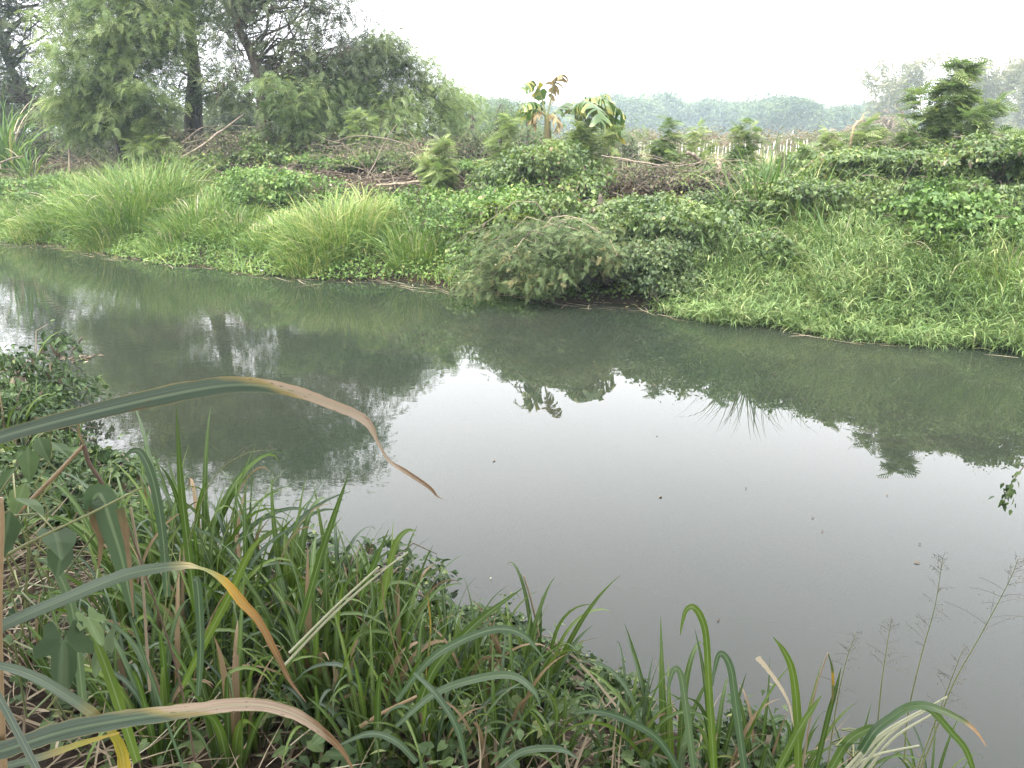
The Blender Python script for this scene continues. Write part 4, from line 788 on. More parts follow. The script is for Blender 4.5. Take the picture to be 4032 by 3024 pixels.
# drooping shrub over the water
def droop_shrub():
    b = bp(2380, .5); th = thing('drooping_shrub', 'dull green feathery shrub drooping into the water at the middle of the bank', 'shrub', b)
    tips = []
    lob = [(rng.uniform(1850, 2370), rng.uniform(985, 1150), rng.uniform(-.4, 1.05)) for _ in range(17)]
    for k in range(110):
        lu, lv, lz = lob[k % 17]; u = lu + rng.normal(0, 38); v = min(lv + rng.normal(0, 30), 1180 - .00022 * (u - 2250) ** 2); q = px(u, v, b[1] - lz + rng.normal(0, .15)); q[2] = max(q[2], .06); tips.append(q - b)
    for _ in range(22): u = rng.uniform(2120, 2420); v = rng.uniform(880, 1000); tips.append(px(u, v, b[1] + rng.uniform(-.2, .5)) - b)
    P = np.array([branch_path((rng.normal(0, .2), rng.normal(0, .15), .1), q, 9, .42, .08) for q in tips]); n = len(P)
    mb = MB(); mb.add(*tubes(P, np.broadcast_to(np.linspace(.012, .003, 9), (n, 9)), 5)); mb.build('branches', M['bark'], th)
    K = 120; i = rng.integers(3, 9, (n, K)); pos = P[np.arange(n)[:, None], i] + rng.normal(0, .085, (n, K, 3)); pos = pos.reshape(-1, 3)
    pos[:, 2] = np.maximum(pos[:, 2], .03 - b[2]); d = np.repeat(P[:, -1] - P[:, 4], K, 0); az = np.arctan2(d[:, 1], d[:, 0]) + rng.normal(0, 1.3, len(pos))
    cr = MB(); inst(cr, TFROND, pos, rot(az, rng.normal(-.15, .45, len(pos)), rng.normal(0, .6, len(pos))), rng.uniform(.06, .15, len(pos))); cr.build('foliage', M['shrub_dull'], th, smooth=False)
    tw_ = [branch_path((rng.normal(0, .3), rng.normal(0, .2), .2), q * np.array([1.12, 1.1, 1]) + (0, 0, rng.uniform(.0, .3)), 9, .5, .12) for q in [tips[i_] for i_ in rng.integers(0, len(tips), 16)]]
    bm_ = MB(); bm_.add(*tubes(np.array(tw_), np.broadcast_to(np.linspace(.011, .003, 9), (16, 9)), 5)); bm_.build('bare_branches', M['bark_pale'], th)
    fl = MB(); j = rng.choice(len(pos), 60, False)
    ball = tmpl([(0, 0, -.5), (.5, 0, 0), (0, .5, 0), (-.5, 0, 0), (0, -.5, 0), (0, 0, .5)], [(0, 2, 1), (0, 3, 2), (0, 4, 3), (0, 1, 4), (5, 1, 2), (5, 2, 3), (5, 3, 4), (5, 4, 1)])
    inst(fl, ball, pos[j] + (0, 0, .04), rot(np.zeros(60), np.zeros(60), np.zeros(60)), .035); fl.build('flower_heads', M['flower'], th)
droop_shrub()

# posts, logs, snags on the bank top
def wood(name, label, cat, pts, rads, mat='bark_pale', n=8, base=None):
    pts = np.array(pts, float); b = pts[0] if base is None else base
    P = catmull(pts - b, 14); P[1:-1] += rng.normal(0, .006, (12, 3)); mb = MB(); V, F, D = tubes(P, np.interp(np.linspace(0, 1, 14), np.linspace(0, 1, len(rads)), rads), n)
    mb.add(V, F, D); o = mb.build(name, M[mat]); o.location = tuple(b); tag(o, label, cat); return o
b = bp(2825, 3.4); wood('post', 'short leaning weathered post on the bank top', 'post', [b - (0, 0, .1), px(2832, 660, b[1]), px(2842, 622, b[1])], [.05, .045, .04])
b = bp(2775, 4.2); wood('log', 'cut log end poking out beside the low pale sapling', 'log', [b + (.3, .5, .05), px(2745, 625, b[1]), px(2706, 600, b[1] - .2)], [.035, .038, .036], 'twig')
b = bp(3345, 4.2); wood('snag', 'broken yellowish dead trunk with a crooked top on the right', 'dead trunk', [b - (0, 0, .1), px(3352, 560, b[1]), px(3360, 520, b[1]), px(3366, 492, b[1]), px(3392, 470, b[1]), px(3402, 450, b[1])], [.03, .028, .027, .025, .02, .008], 'snagwood')
b = bp(720, 3.9); wood('fallen_branch', 'pale fallen branch slanting up the brown brush heap on the left', 'branch', [px(715, 618, b[1] - .6), px(800, 570, b[1] - .4), px(870, 515, b[1]), px(960, 450, b[1] + .2)], [.015, .025, .028, .012], 'twig')
b = bp(720, 3.9); wood('fallen_branch', 'thin arched pale branch at the top of the left brush heap', 'branch', [px(720, 560, b[1] - .4), px(790, 505, b[1] - .2), px(880, 495, b[1])], [.012, .012, .006], 'twig')
b = bp(1500, 3.6); wood('fallen_branch', 'long arched dead branch over the middle brush heap', 'branch', [px(1310, 560, b[1]), px(1420, 533, b[1] - .1), px(1560, 555, b[1] - .3), px(1700, 612, b[1] - .5)], [.008, .013, .015, .01], 'twig')
b = bp(1500, 2.9); wood('fallen_log', 'straight dead log lying at the foot of the middle brush heap', 'log', [px(1480, 730, b[1] - .2), px(1580, 722, b[1]), px(1690, 712, b[1] + .1)], [.02, .028, .024])
b = bp(2640, 3.8); wood('fallen_branch', 'dead branch lying along the bare bank top right of the banana', 'branch', [px(2370, 612, b[1] + .3), px(2470, 630, b[1]), px(2640, 655, b[1]), px(2760, 640, b[1])], [.01, .016, .016, .008], 'twig')
b = bp(2600, 3.4); wood('fallen_branch', 'pale branch propped across the brown bare patch', 'branch', [px(2560, 740, b[1]), px(2620, 705, b[1]), px(2660, 683, b[1] + .1)], [.02, .02, .015])
b = bp(2040, 3.4); wood('stick', 'thin grey stick leaning below the small round sapling', 'stick', [px(2015, 690, b[1]), px(2035, 630, b[1]), px(2068, 585, b[1])], [.018, .015, .008], 'bark_pale')
b = bp(2370, 1.9); wood('stump', 'dark upright stump half wrapped in vines', 'stump', [b - (0, 0, .1), px(2365, 800, b[1]), px(2362, 765, b[1])], [.06, .05, .02], 'bark')
b = bp(3085, 3.2); wood('stump', 'short dark split stump beside the tall cane clump', 'stump', [b - (0, 0, .1), px(3086, 640, b[1]), px(3082, 600, b[1])], [.05, .045, .02], 'bark')
b = bp(2050, 2.3); wood('stump', 'brown dead stalk standing over the pale big-leaved vine', 'stump', [b - (0, 0, .1), px(2050, 740, b[1]), px(2062, 700, b[1])], [.05, .045, .02], 'bark')
b = bp(275, 3.4); wood('dry_stalk', 'single pale dry leaf stalk standing in front of the left trees', 'stalk', [b, px(274, 620, b[1]), px(266, 570, b[1])], [.05, .03, .01], 'bark_pale')
b = bp(30, 3.6); wood('fallen_branch', 'bare branch sloping in from the left edge above the grass', 'branch', [px(-120, 690, b[1] - 2), px(0, 640, b[1] - 2), px(95, 612, b[1] - 2)], [.04, .03, .015], 'twig')

# things in the water
p = gp(290, 1410); wood('stick', 'dark stick standing slanted out of the water near the left bank', 'stick', [p - (0, 0, .3), px(287, 1395, p[1]), px(325, 1328, p[1])], [.022, .018, .01], 'bark')
dm = MB(); n = 60; q = np.stack([p[0] + rng.normal(0, .16, n), p[1] + rng.normal(0, .1, n), rng.uniform(.004, .02, n)], -1)
inst(dm, OVATE, q, rot(rng.uniform(0, 6.28, n), rng.normal(0, .1, n), rng.normal(0, .2, n)), rng.uniform(.03, .09, n)); tag(dm.build('floating_leaves', M['dry'], smooth=False), 'patch of dead leaves caught on the slanted stick in the water', 'leaves', kind='stuff')
p = px(1030, 1056, 15.2); p = gp(1030, 1062)
lm = MB(); g = np.linspace(-1, 1, 9); lx, ly = np.meshgrid(g, g, indexing='ij'); lz = .05 * (1 - np.clip(lx ** 2 + ly ** 2, 0, 1)) + .02 * rng.random((9, 9)); idx = np.arange(81).reshape(9, 9)
lm.add(np.stack([lx * .11 * (1 - .25 * ly ** 2), ly * .08 * (1 - .25 * lx ** 2), lz], -1), np.stack([idx[:-1, :-1], idx[1:, :-1], idx[1:, 1:], idx[:-1, 1:]], -1).reshape(-1, 4), np.zeros((81, 4)))
mm_, t_, b_, o_ = newmat('white_plastic'); b_.inputs['Base Color'].default_value = (.75, .76, .76, 1); b_.inputs['Roughness'].default_value = .35
o = lm.build('litter', mm_); o.location = (p[0], p[1], .01); tag(o, 'crumpled white piece of litter floating at the left bank', 'litter')
proto = None
for u, v, k, lab in ((1940, 1818, 0, 'pale floating leaf in the middle of the canal'), (2585, 1720, 1, 'tiny dark floating leaf far out on the calm water'), (2935, 1925, 1, 'dark speck floating below the right reflections'), (3194, 2044, 1, 'dark floating leaf, upper of the close pair on the right'), (3236, 2094, 1, 'dark floating leaf, lower of the close pair on the right'),
                     (3628, 2148, 1, 'dark floating leaf above the brown floating leaf'), (3597, 2216, 0, 'brown floating leaf beside the right seed heads'), (2598, 1962, 0, 'pale brown floating leaf in the right half of the canal'), (1935, 2282, 2, 'tiny white petal floating near the near bank'), (2825, 2445, 1, 'dark leaf floating above the right grass'),
                     (3495, 1952, 1, 'tiny dark leaf floating below the conical reflection'), (1290, 2285, 2, 'tiny pale petal floating left of the bent reed'), (3060, 1480, 0, 'small brown leaf floating in the right reflections'), (420, 1330, 2, 'small yellow leaf floating above the slanted stick')):
    p = gp(u, v); fm = MB(); inst(fm, OVATE, [(0, 0, 0)], rot(np.zeros(1), np.zeros(1), np.zeros(1)), 1.); o = fm.build('floating_leaf', M[['dry', 'podm', 'flower'][k]], smooth=False)
    sz = (.042, .024, .018)[k]; o.location = (p[0], p[1], .008); o.scale = (sz, sz, sz); o.rotation_euler = (rng.normal(0, .1), .1, rng.uniform(0, 6.28)); tag(o, lab, 'leaf')

# ------------------------------------------------------------------ near bank
def near_scatter(n, x0, x1, d0, d1):
    x = rng.uniform(x0, x1, n); d = rng.uniform(d0, d1, n); y = np.interp(x, NL[:, 0], NL[:, 1]) - d / .8
    return x, y, np.maximum(ground_z(x, y), 0), d
gc = MB(); n = 26000; x, y, z, d = near_scatter(n, -9, 2.4, -.12, 1.9)
dens = np.clip(.55 + .6 * wob(x * 1.6, y * 1.8), 0, 1) * (1 - .75 * sst(d, .7, 1.7)); k = rng.random(n) < dens + .1; x, y, z, d = x[k], y[k], z[k], d[k]; n = len(x)
hc = (.06 + .24 * np.clip(.5 + .5 * wob(x * 2 + 3, y * 2), 0, 1)) * sst(d, -.15, .4)
pos = np.stack([x, y, z + .01 + hc * rng.random(n) ** .6], -1); big = rng.random(n)
for T, lo, hi, a, b_ in ((OVATE, 0, .5, .03, .065), (HEART, .5, .85, .03, .06), (LOBED, .85, 1.01, .045, .09)):
    k = (big >= lo) & (big < hi); c = int(k.sum())
    inst(gc, T, pos[k], rot(rng.uniform(0, 6.28, c), rng.normal(-.3, .4, c), rng.normal(0, .4, c)), rng.uniform(a, b_, c), np.clip(.5 + .3 * wob(x, y)[k] + rng.normal(0, .25, c), 0, 1))
tag(gc.build('creeping_plants', M['near_leaf'], smooth=False), 'low creeping leafy plants along the edge of the near bank', 'ground cover', kind='stuff')
st = MB(); n = 9500; x, y, z, d = near_scatter(n, -6, 2.2, .25, 3.2); k = rng.random(n) < np.clip(.5 + .7 * wob(x * 1.1 + 5, y * 1.3), .1, 1); x, y, z = x[k], y[k], z[k]; n = len(x)
st.add(*ribbons(np.stack([x, y, z + rng.uniform(.01, .14, n)], -1), rng.uniform(0, 6.28, n), rng.normal(.06, .16, n), rng.normal(.1, .25, n), rng.uniform(.12, .65, n), rng.uniform(.003, .012, n), S=6, power=1.2, twist=rng.normal(0, 1., n), swirl=rng.normal(0, .4, n), tint=np.clip(rng.normal(.45, .28, n), 0, 1))[:3])
tag(st.build('straw_litter', M['straw'], smooth=False), 'mat of dead straw and broken stems under the near grass', 'straw', kind='stuff')
for lab, u, v, r, h, n, T, sz in (('leafy vine bush at the far left end of the near bank', 20, 1640, .75, .75, 4200, OVATE, .06), ('vine bush on the left edge just above the big arching blade', 130, 1760, .55, .45, 3600, OVATE, .055),
                          ('low vine bush at the water left of the tall green blades', 330, 1900, .42, .3, 1900, HEART, .06), ('dark vine bush below the big arching blade on the left', 120, 2080, .42, .32, 2600, OVATE, .06), ('pale leafy bush at the foot of the tall green blades', 480, 2120, .3, .22, 1100, LOBED, .06),
                          ('leafy mat bulging over the water below the bent reed', 1780, 2560, .32, .17, 2300, HEART, .042), ('leafy mat bulging over the water at the middle of the near bank', 2080, 2640, .3, .14, 1900, HEART, .04), ('small leafy bush at the water left of the right blades', 2330, 2760, .24, .12, 1200, LOBED, .045),
                          ('leafy bush at the water beyond the left grass blades', 1330, 2330, .4, .25, 1800, OVATE, .06), ('little weed bush between the right blades', 2900, 3010, .16, .2, 500, LOBED, .05)):
    p = gp(u, v); vine_mound(lab, 0, 0, r, r * .8, h, n, T=T, size=sz, mat='near_leaf', name='vine_bush', cat='bush', pos=(p[0], p[1], float(ground_z(p[0], p[1]))), lumps=9, brown=int(n * .05))

def tuft_proto(k):
    """one tuft of broad grass: every blade a part of its own; unit height"""
    root = bpy.data.objects.new('grass_tuft', None); C.objects.link(root); root.empty_display_size = .05
    n = int(rng.integers(11, 17)); a = rng.uniform(0, 6.28, n)
    for i in range(n):
        mb = MB(); r = .1 * math.sqrt(rng.random()); old = rng.random() < .07
        V, F, D, P = ribbons([(r * math.cos(a[i]), r * math.sin(a[i]), -.03)], a[i] + rng.normal(0, .4), R(rng.uniform(66, 89)), rng.uniform(.15, 2.9), rng.uniform(.7, 1.3), rng.uniform(.028, .052), S=16, power=rng.choice([2.2, 3.2, 4.5]), twist=rng.normal(0, .9), fold=.3, tint=rng.uniform(0, .9), across=3, base=.55, tip=3.2)
        mb.add(V, F, D); o = mb.build('leaf', M['red_dead'] if old else M['blade' if rng.random() < .72 else 'blade_blue'], root)
    return root
PROTO = [tuft_proto(k) for k in range(9)]
used = set()
def copy_tree(o):
    c = o.copy(); C.objects.link(c)
    for ch in o.children:
        q = ch.copy(); C.objects.link(q); q.parent = c
    return c
def put_tuft(k, p, H, rz, label, group):
    o = PROTO[k] if k not in used else copy_tree(PROTO[k]); used.add(k)
    o.location = tuple(p); o.scale = (H * .95, H * .95, H); o.rotation_euler = (rng.normal(0, .06), rng.normal(0, .06), rz); tag(o, label, 'grass', group)
spots = [(560, 2420, 1790), (640, 2300, 1850), (720, 2350, 1700), (800, 2400, 1800), (880, 2450, 1900), (960, 2500, 1930), (1050, 2450, 1950), (1150, 2550, 2020), (1250, 2600, 2150), (1330, 2500, 1950), (1420, 2650, 2150), (1500, 2600, 2130), (1380, 2900, 2350), (1100, 2800, 2200),
         (900, 2800, 2250), (700, 2750, 2150), (1000, 2950, 2450), (1250, 2950, 2450), (550, 2900, 2350), (1600, 2800, 2350), (1750, 2850, 2400), (1900, 2900, 2450), (2050, 2950, 2550), (1750, 3040, 2650), (1950, 3080, 2680), (2200, 3060, 2700), (1480, 3080, 2550), (330, 2800, 2350), (150, 2700, 2350),
         (780, 2560, 2000), (1000, 2650, 2080), (650, 2560, 1960), (870, 2640, 2100), (480, 2560, 2080), (1180, 2700, 2200), (1300, 2780, 2250)]
for _ in range(46):
    u = rng.uniform(420, 2250); v = rng.uniform(max(2420, 2330 + .33 * (u - 900)), 3080); spots.append((u, v, v - rng.uniform(330, 640) * (1 - .25 * (u > 1500))))
for i, (u, v, vt) in enumerate(spots):
    p = gp(u, v); H = max(.25, zat(p, vt) - p[2]); put_tuft(i % 9, p, H, rng.uniform(0, 6.28), 'tuft of long green grass blades in the dense stand on the near bank', 'grass tufts crowded on the near bank')
for i, (u, v, vt) in enumerate(((60, 1640, 1330), (180, 1760, 1500), (290, 1850, 1620), (120, 1900, 1640), (380, 2020, 1780), (30, 1800, 1520), (230, 2000, 1760), (330, 2150, 1880), (90, 2200, 1950), (430, 2180, 1900))):
    p = gp(u, v); put_tuft(int(rng.integers(0, 9)), p, max(.25, zat(p, vt) - p[2]), rng.uniform(0, 6.28), 'loose grass tuft growing through the vine bushes on the left edge', 'grass tufts at the left edge')
for u, v, vt in ((2470, 3090, 2640), (2640, 3110, 2560), (2820, 3120, 2640), (2980, 3120, 2760), (3110, 3130, 2760), (3330, 3160, 2850), (3650, 3190, 2900), (2380, 3040, 2700)):
    p = gp(u, v); put_tuft(int(rng.integers(0, 9)), p, max(.22, zat(p, vt) - p[2]), rng.uniform(0, 6.28), 'small tuft of green blades at the bottom right corner of the near bank', 'grass tufts at the lower right')

def blade(label, pts, wpx, Y, mat, roll=0., name='reed_grass', cat='grass', rag=0., fold=.25, n=44, tint=.5, rooted=None):
    """a single blade led through points of the air in front of the bank; Y one distance or one for each point"""
    Ys = np.broadcast_to(Y, (len(pts),)); Q = [px(a[0], a[1], y) for a, y in zip(pts, Ys)]; W = [k * y / FPX for k, y in zip(wpx, Ys)]
    if rooted is not None: Q = [np.array(q, float) for q in rooted] + Q; W = [W[0] * .7] * len(rooted) + W
    if not np.isscalar(roll) and len(roll) != len(Q): roll = [roll[0]] * (len(Q) - len(roll)) + list(roll)
    b = Q[0]; mb = MB(); V, F, D = path_ribbon([q for q in Q], W, roll, n, fold, tint, 7 if max(W) > .02 else 3, rag); mb.add(V, F, D)
    o = mb.build(name, M[mat], local=b); o.location = tuple(b); return tag(o, label, cat)
# long arching leaves reaching in from the left
blade('long blade arching across the water with a withered tan drooping tip', [(-420, 1960), (-150, 1790), (0, 1722), (300, 1640), (700, 1548), (950, 1515), (1150, 1540), (1300, 1592), (1435, 1655), (1490, 1750), (1530, 1815), (1600, 1860), (1690, 1920), (1722, 1955), (1750, 1968)],
      [40, 50, 60, 75, 88, 72, 52, 48, 46, 26, 22, 24, 18, 10, 2], np.linspace(.95, 1.2, 15), 'tip_tan', [.1, .1, .1, .15, .2, .2, .1, .3, .5, 1.1, .9, .3, .4, .8, 1], rag=.14, n=90, fold=.22, rooted=[(-.62, .72, .85), (-.56, .8, 1.5)])
blade('blade arching down to the right with a twisted yellow and brown tip', [(-250, 2620), (0, 2470), (250, 2362), (500, 2262), (700, 2230), (790, 2240), (880, 2290), (950, 2370), (1020, 2450), (1090, 2580), (1140, 2680), (1205, 2765)],
      [50, 55, 60, 60, 44, 30, 44, 46, 38, 30, 20, 4], np.linspace(.95, 1.25, 12), 'tip_yellow', [.2, .2, .2, .2, .4, 1.2, .6, .3, .3, .3, .5, .8], rag=.14, n=80, rooted=[(-.75, .8, .85), (-.7, .85, 1.4)])
blade('short grey-green blade bending down at the lower left with a yellow end', [(-200, 2600), (0, 2622), (150, 2672), (300, 2765), (400, 2840), (450, 2900), (480, 2970), (492, 3080)], [30, 40, 52, 56, 46, 44, 60, 66], np.linspace(.9, 1.05, 8), 'end_yellow', .3, rag=.16, n=60, rooted=[(-.8, .75, .9), (-.7, .8, 1.4)])
blade('broad low blade along the bottom left, tan and shrivelled towards its tip', [(-250, 3040), (0, 2960), (250, 2880), (500, 2832), (750, 2800), (900, 2778), (1050, 2780), (1180, 2822), (1280, 2892), (1350, 2962), (1400, 3050)], [80, 92, 98, 88, 74, 66, 62, 56, 42, 24, 8], np.linspace(.9, 1.15, 11), 'tip_tan', .25, rag=.16, n=80, rooted=[(-.75, .7, .8), (-.7, .75, 1.1)])
blade('narrow yellow-edged blade tucked under the broad bottom-left blade', [(-200, 3060), (0, 3020), (150, 2985), (330, 2925), (470, 2885)], [34, 38, 40, 30, 8], .98, 'end_yellow', .3, rag=.14, rooted=[(-.8, .75, .8)])
blade('broad pale blade folded over and torn at its top on the left', [(545, 2520), (530, 2440), (505, 2320), (480, 2200), (440, 2070), (400, 1955), (372, 1958), (360, 2010)], [16, 26, 52, 78, 100, 104, 96, 60], 1.5, 'blade_blue', [.1, .1, .15, .2, .2, .1, .2, .4], rag=.1, n=60, rooted=[(-.78, 1.62, .62)])
blade('brown withered strip hanging beside the folded pale blade', [(470, 2000), (490, 2080), (500, 2150), (515, 2280), (525, 2430)], [36, 34, 22, 16, 6], 1.48, 'red_dead', .3)
blade('brown torn strip hanging from the folded pale blade', [(365, 1990), (372, 2060), (395, 2120), (392, 2200), (385, 2240)], [40, 36, 26, 16, 4], 1.49, 'red_dead', .3)
# bent reed with two hanging leaves
def reed(label, cat, name, stems, leaves, Y):
    b = px(*stems[0][0][0], Y); th = thing(name, label, cat, b)
    for pts, wid, mat in stems:
        P = catmull(np.array([px(a, c, Y) - b for a, c in pts]), 20); mb = MB(); mb.add(*tubes(P, np.linspace(wid[0], wid[1], 20) * Y / FPX / 2, 7, .6)); mb.build('stem', M[mat], th)
    for pts, wid, mat, roll in leaves:
        mb = MB(); mb.add(*path_ribbon([px(a, c, Y) - b for a, c in pts], [k * Y / FPX for k in wid], roll, 36, .25, .5, 5, .08)); mb.build('leaf', M[mat], th)
    return th
reed('pale bent reed with two withered spotted leaves hanging from its joints', 'reed', 'bent_reed', [([(1120, 2620), (1300, 2430), (1480, 2270), (1606, 2174)], (14, 8), 'reedpale'), ([(1140, 2570), (1320, 2390), (1492, 2232)], (13, 9), 'reedpale')],
     [([(1604, 2174), (1640, 2270), (1686, 2370), (1698, 2470), (1690, 2560), (1676, 2680)], [10, 26, 30, 26, 22, 6], 'spotted', .4), ([(1490, 2234), (1506, 2300), (1518, 2400), (1540, 2500), (1575, 2610), (1640, 2750)], [10, 24, 26, 26, 26, 6], 'red_dead', .4)], 2.1)
reed('broken straw-coloured stalk with a kink standing at the water', 'reed', 'broken_reed', [([(2010, 2760), (2052, 2620), (2085, 2550), (2121, 2500)], (11, 10), 'straw'), ([(2121, 2500), (2110, 2440), (2085, 2340), (2062, 2268)], (11, 8), 'straw')], [], 3.0)
reed('thick orange-brown stalk leaning from the left edge to the dark knot of stems', 'stalk', 'cane_stalk', [([(-60, 2150), (60, 2030), (200, 1890), (330, 1752)], (22, 16), 'cane')], [], 2.0)
reed('dark brown stalk falling right from the knot of stems on the left', 'stalk', 'dead_stalk', [([(330, 1752), (350, 1820), (400, 1900), (440, 1980)], (18, 16), 'twigm')], [([(330, 1752), (310, 1700), (322, 1640)], [14, 12, 4], 'red_dead', .3)], 2.0)
reed('thin olive stem crossing the left side from the bottom edge upward', 'stem', 'grass_stalk', [([(-80, 2240), (150, 2120), (360, 2020), (560, 1920)], (14, 9), 'stem')], [], 1.3)
reed('vertical orange cane stalk at the lower left edge', 'stalk', 'cane_stalk', [([(20, 3120), (4, 2800), (-4, 2400), (6, 2080), (2, 1960)], (34, 20), 'cane')], [], .95)
reed('brown jointed stalk lying in the middle of the near grass', 'stalk', 'cane_stalk', [([(1420, 2860), (1520, 2800), (1640, 2742)], (22, 14), 'cane'), ([(1640, 2742), (1660, 2850), (1690, 3060)], (16, 18), 'twigm')], [], 2.2)
reed('upright straw stalk between the blades left of the yellow-tipped blade', 'stalk', 'straw_stalk', [([(590, 2720), (575, 2500), (560, 2280), (515, 2000)], (13, 11), 'straw')], [], 1.9)
reed('thin dark reddish stem crossing the yellow-tipped blade', 'stem', 'dead_stalk', [([(770, 3000), (700, 2650), (600, 2340), (500, 2060)], (10, 7), 'twigm')], [], 1.6)
M_LEAFY = [('tall straight green blade leaning right over the leafy mat', [(1640, 2800), (1720, 2620), (1880, 2450), (2062, 2312)], [40, 44, 36, 3], 2.1, 'blade'), ('green blade arching over the leafy mat and down again', [(1560, 2760), (1680, 2610), (1800, 2530), (1950, 2478), (2060, 2500), (2140, 2590)], [20, 30, 36, 36, 30, 3], 2.0, 'blade_blue'),
           ('long blade lying flat across the middle of the near bank', [(1560, 2860), (1700, 2740), (1850, 2680), (2010, 2660), (2100, 2720), (2130, 2790)], [20, 34, 38, 36, 26, 3], 2.0, 'blade_blue'), ('wide blade curving right along the bottom of the near bank', [(1950, 3040), (2060, 2960), (2200, 2950), (2280, 2990)], [30, 34, 30, 4], 1.9, 'blade_blue'),
           ('blade falling right from the middle joint', [(1630, 2650), (1720, 2740), (1800, 2870), (1840, 3040)], [16, 34, 34, 20], 1.9, 'blade_blue'), ('blade bending left over the straw at the bottom', [(1640, 3000), (1560, 2920), (1450, 2890), (1300, 2950)], [26, 32, 30, 3], 1.9, 'blade_blue'),
           ('tall upright blade among the left grass, highest tip', [(770, 2400), (740, 2150), (712, 1900), (694, 1600)], [26, 34, 28, 2], 2.4, 'blade'), ('upright blade bending sharply left above the left grass', [(660, 2350), (640, 2100), (605, 1900), (560, 1790), (520, 1775), (480, 1810)], [30, 36, 36, 30, 20, 3], 2.3, 'blade_blue'),
           ('straight green blade leaning right at the edge of the water, left grass', [(1180, 2480), (1260, 2200), (1320, 2020), (1375, 1860)], [26, 32, 24, 2], 2.4, 'blade'), ('blade with a pale curled top above the bent reed', [(1500, 2400), (1530, 2250), (1560, 2140), (1600, 2092), (1640, 2090)], [26, 32, 30, 20, 3], 2.3, 'blade'),
           ('straight blade leaning right behind the bent reed', [(1420, 2350), (1470, 2230), (1530, 2085)], [24, 28, 2], 2.5, 'blade'), ('broad flat-topped blade in the middle of the left grass', [(780, 2740), (790, 2560), (785, 2400), (775, 2290), (760, 2286)], [20, 32, 38, 34, 20], 1.7, 'blade_blue'), ('blade curving up right in front of the left grass', [(720, 2700), (800, 2540), (900, 2350), (980, 2180), (1040, 2100)], [24, 36, 36, 28, 3], 1.8, 'blade'),
           ('lower left green blade standing beside the lobed leaf', [(540, 3000), (460, 2750), (400, 2580), (350, 2470)], [40, 50, 40, 10], 1.3, 'blade'), ('blue-green blade arching left behind the grey arching leaf', [(330, 2800), (300, 2500), (270, 2350), (210, 2230), (140, 2200)], [34, 44, 44, 34, 6], 1.5, 'blade_blue'),
           ('tall hooked green blade at the lower right, tallest of that group', [(2815, 3080), (2792, 2700), (2781, 2510), (2760, 2428), (2729, 2390), (2702, 2402), (2688, 2445), (2678, 2500)], [36, 32, 30, 32, 28, 20, 14, 4], 2.0, 'blade'), ('green blade with a rounded bend right of the tallest hooked blade', [(2940, 3080), (2900, 2790), (2880, 2640), (2852, 2580), (2828, 2582), (2812, 2645), (2807, 2700)], [34, 38, 36, 32, 24, 16, 4], 2.0, 'blade_blue'),
           ('blade bending left at the left side of the lower right group', [(2740, 3080), (2702, 2790), (2682, 2660), (2656, 2634), (2634, 2690), (2626, 2740)], [34, 34, 30, 24, 18, 4], 2.0, 'blade_blue'), ('dark green upright blade leaning left with a fine tip, lower right', [(3145, 3080), (3140, 2820), (3122, 2650), (3088, 2565), (3044, 2508)], [34, 40, 34, 26, 3], 2.0, 'blade'),
           ('straight blade slanting up right across the lower right group', [(3040, 3080), (3142, 2882), (3200, 2790), (3235, 2738)], [36, 34, 24, 3], 1.9, 'blade'), ('thin upright blade beside the dead hanging leaf at lower right', [(3205, 3060), (3262, 2820), (3290, 2720), (3312, 2628)], [24, 24, 18, 2], 2.0, 'blade'),
           ('long blade sweeping left from the lower right group over the straw', [(2700, 3080), (2600, 2920), (2480, 2840), (2350, 2800), (2250, 2810)], [34, 38, 36, 28, 4], 2.0, 'blade_blue')]
for lab, pts, wd, Y, mt in M_LEAFY: blade(lab, pts, wd, Y, mt, rng.uniform(-.2, .5), tint=rng.uniform(.2, .8))
blade('pale dead leaf standing with a split end at the lower right', [(3125, 2860), (3110, 2780), (3074, 2706), (3020, 2631), (2982, 2586)], [6, 12, 18, 24, 30], 2.0, 'straw', .3, rag=.2, tint=.9)
reed('dead stalk with one hanging brown leaf at the lower right', 'reed', 'bent_reed', [([(3150, 3080), (3185, 2860), (3212, 2713), (3260, 2570)], (12, 7), 'straw')], [([(3260, 2572), (3276, 2636), (3278, 2713), (3274, 2778)], [8, 20, 18, 3], 'spotted', .4)], 2.0)
blade('long drooping blade at the lower right with a tan tip', [(3390, 2960), (3446, 2876), (3505, 2830), (3570, 2788), (3636, 2778), (3717, 2802), (3799, 2842), (3846, 2884), (3885, 2940)], [40, 42, 42, 40, 40, 34, 24, 14, 3], 1.8, 'droopgreen', .2, rag=.05)
blade('long drooping blade at the lower right falling out of the picture', [(3560, 2790), (3640, 2786), (3690, 2820), (3751, 2890), (3805, 2958), (3850, 3090)], [16, 28, 32, 32, 30, 20], 1.8, 'blade', .2, rag=.05)
blade('dark low blade at the foot of the straw bundle', [(3270, 3030), (3340, 2920), (3420, 2870), (3480, 2860)], [36, 44, 36, 6], 1.85, 'blade', .2)
for k, (x0, x1, y1) in enumerate(((3300, 3700, 2760), (3330, 3660, 2790), (3360, 3730, 2742), (3310, 3620, 2935), (3400, 3690, 2800))):
    reed(['upper straw-coloured stem of the bundle at the lower right', 'second straw-coloured stem of the bundle under the drooping blade', 'longest straw-coloured stem of the lower right bundle with a torn tip', 'lowest short straw-coloured stem at the lower right', 'inner straw-coloured stem of the lower right bundle'][k], 'stem', 'straw_stalk', [([(x0, 3060), ((x0 + x1) / 2 - 30, (3060 + y1) / 2 - 20), (x1, y1)], (16, 9), 'reedpale')], [], 1.82 + .02 * k)
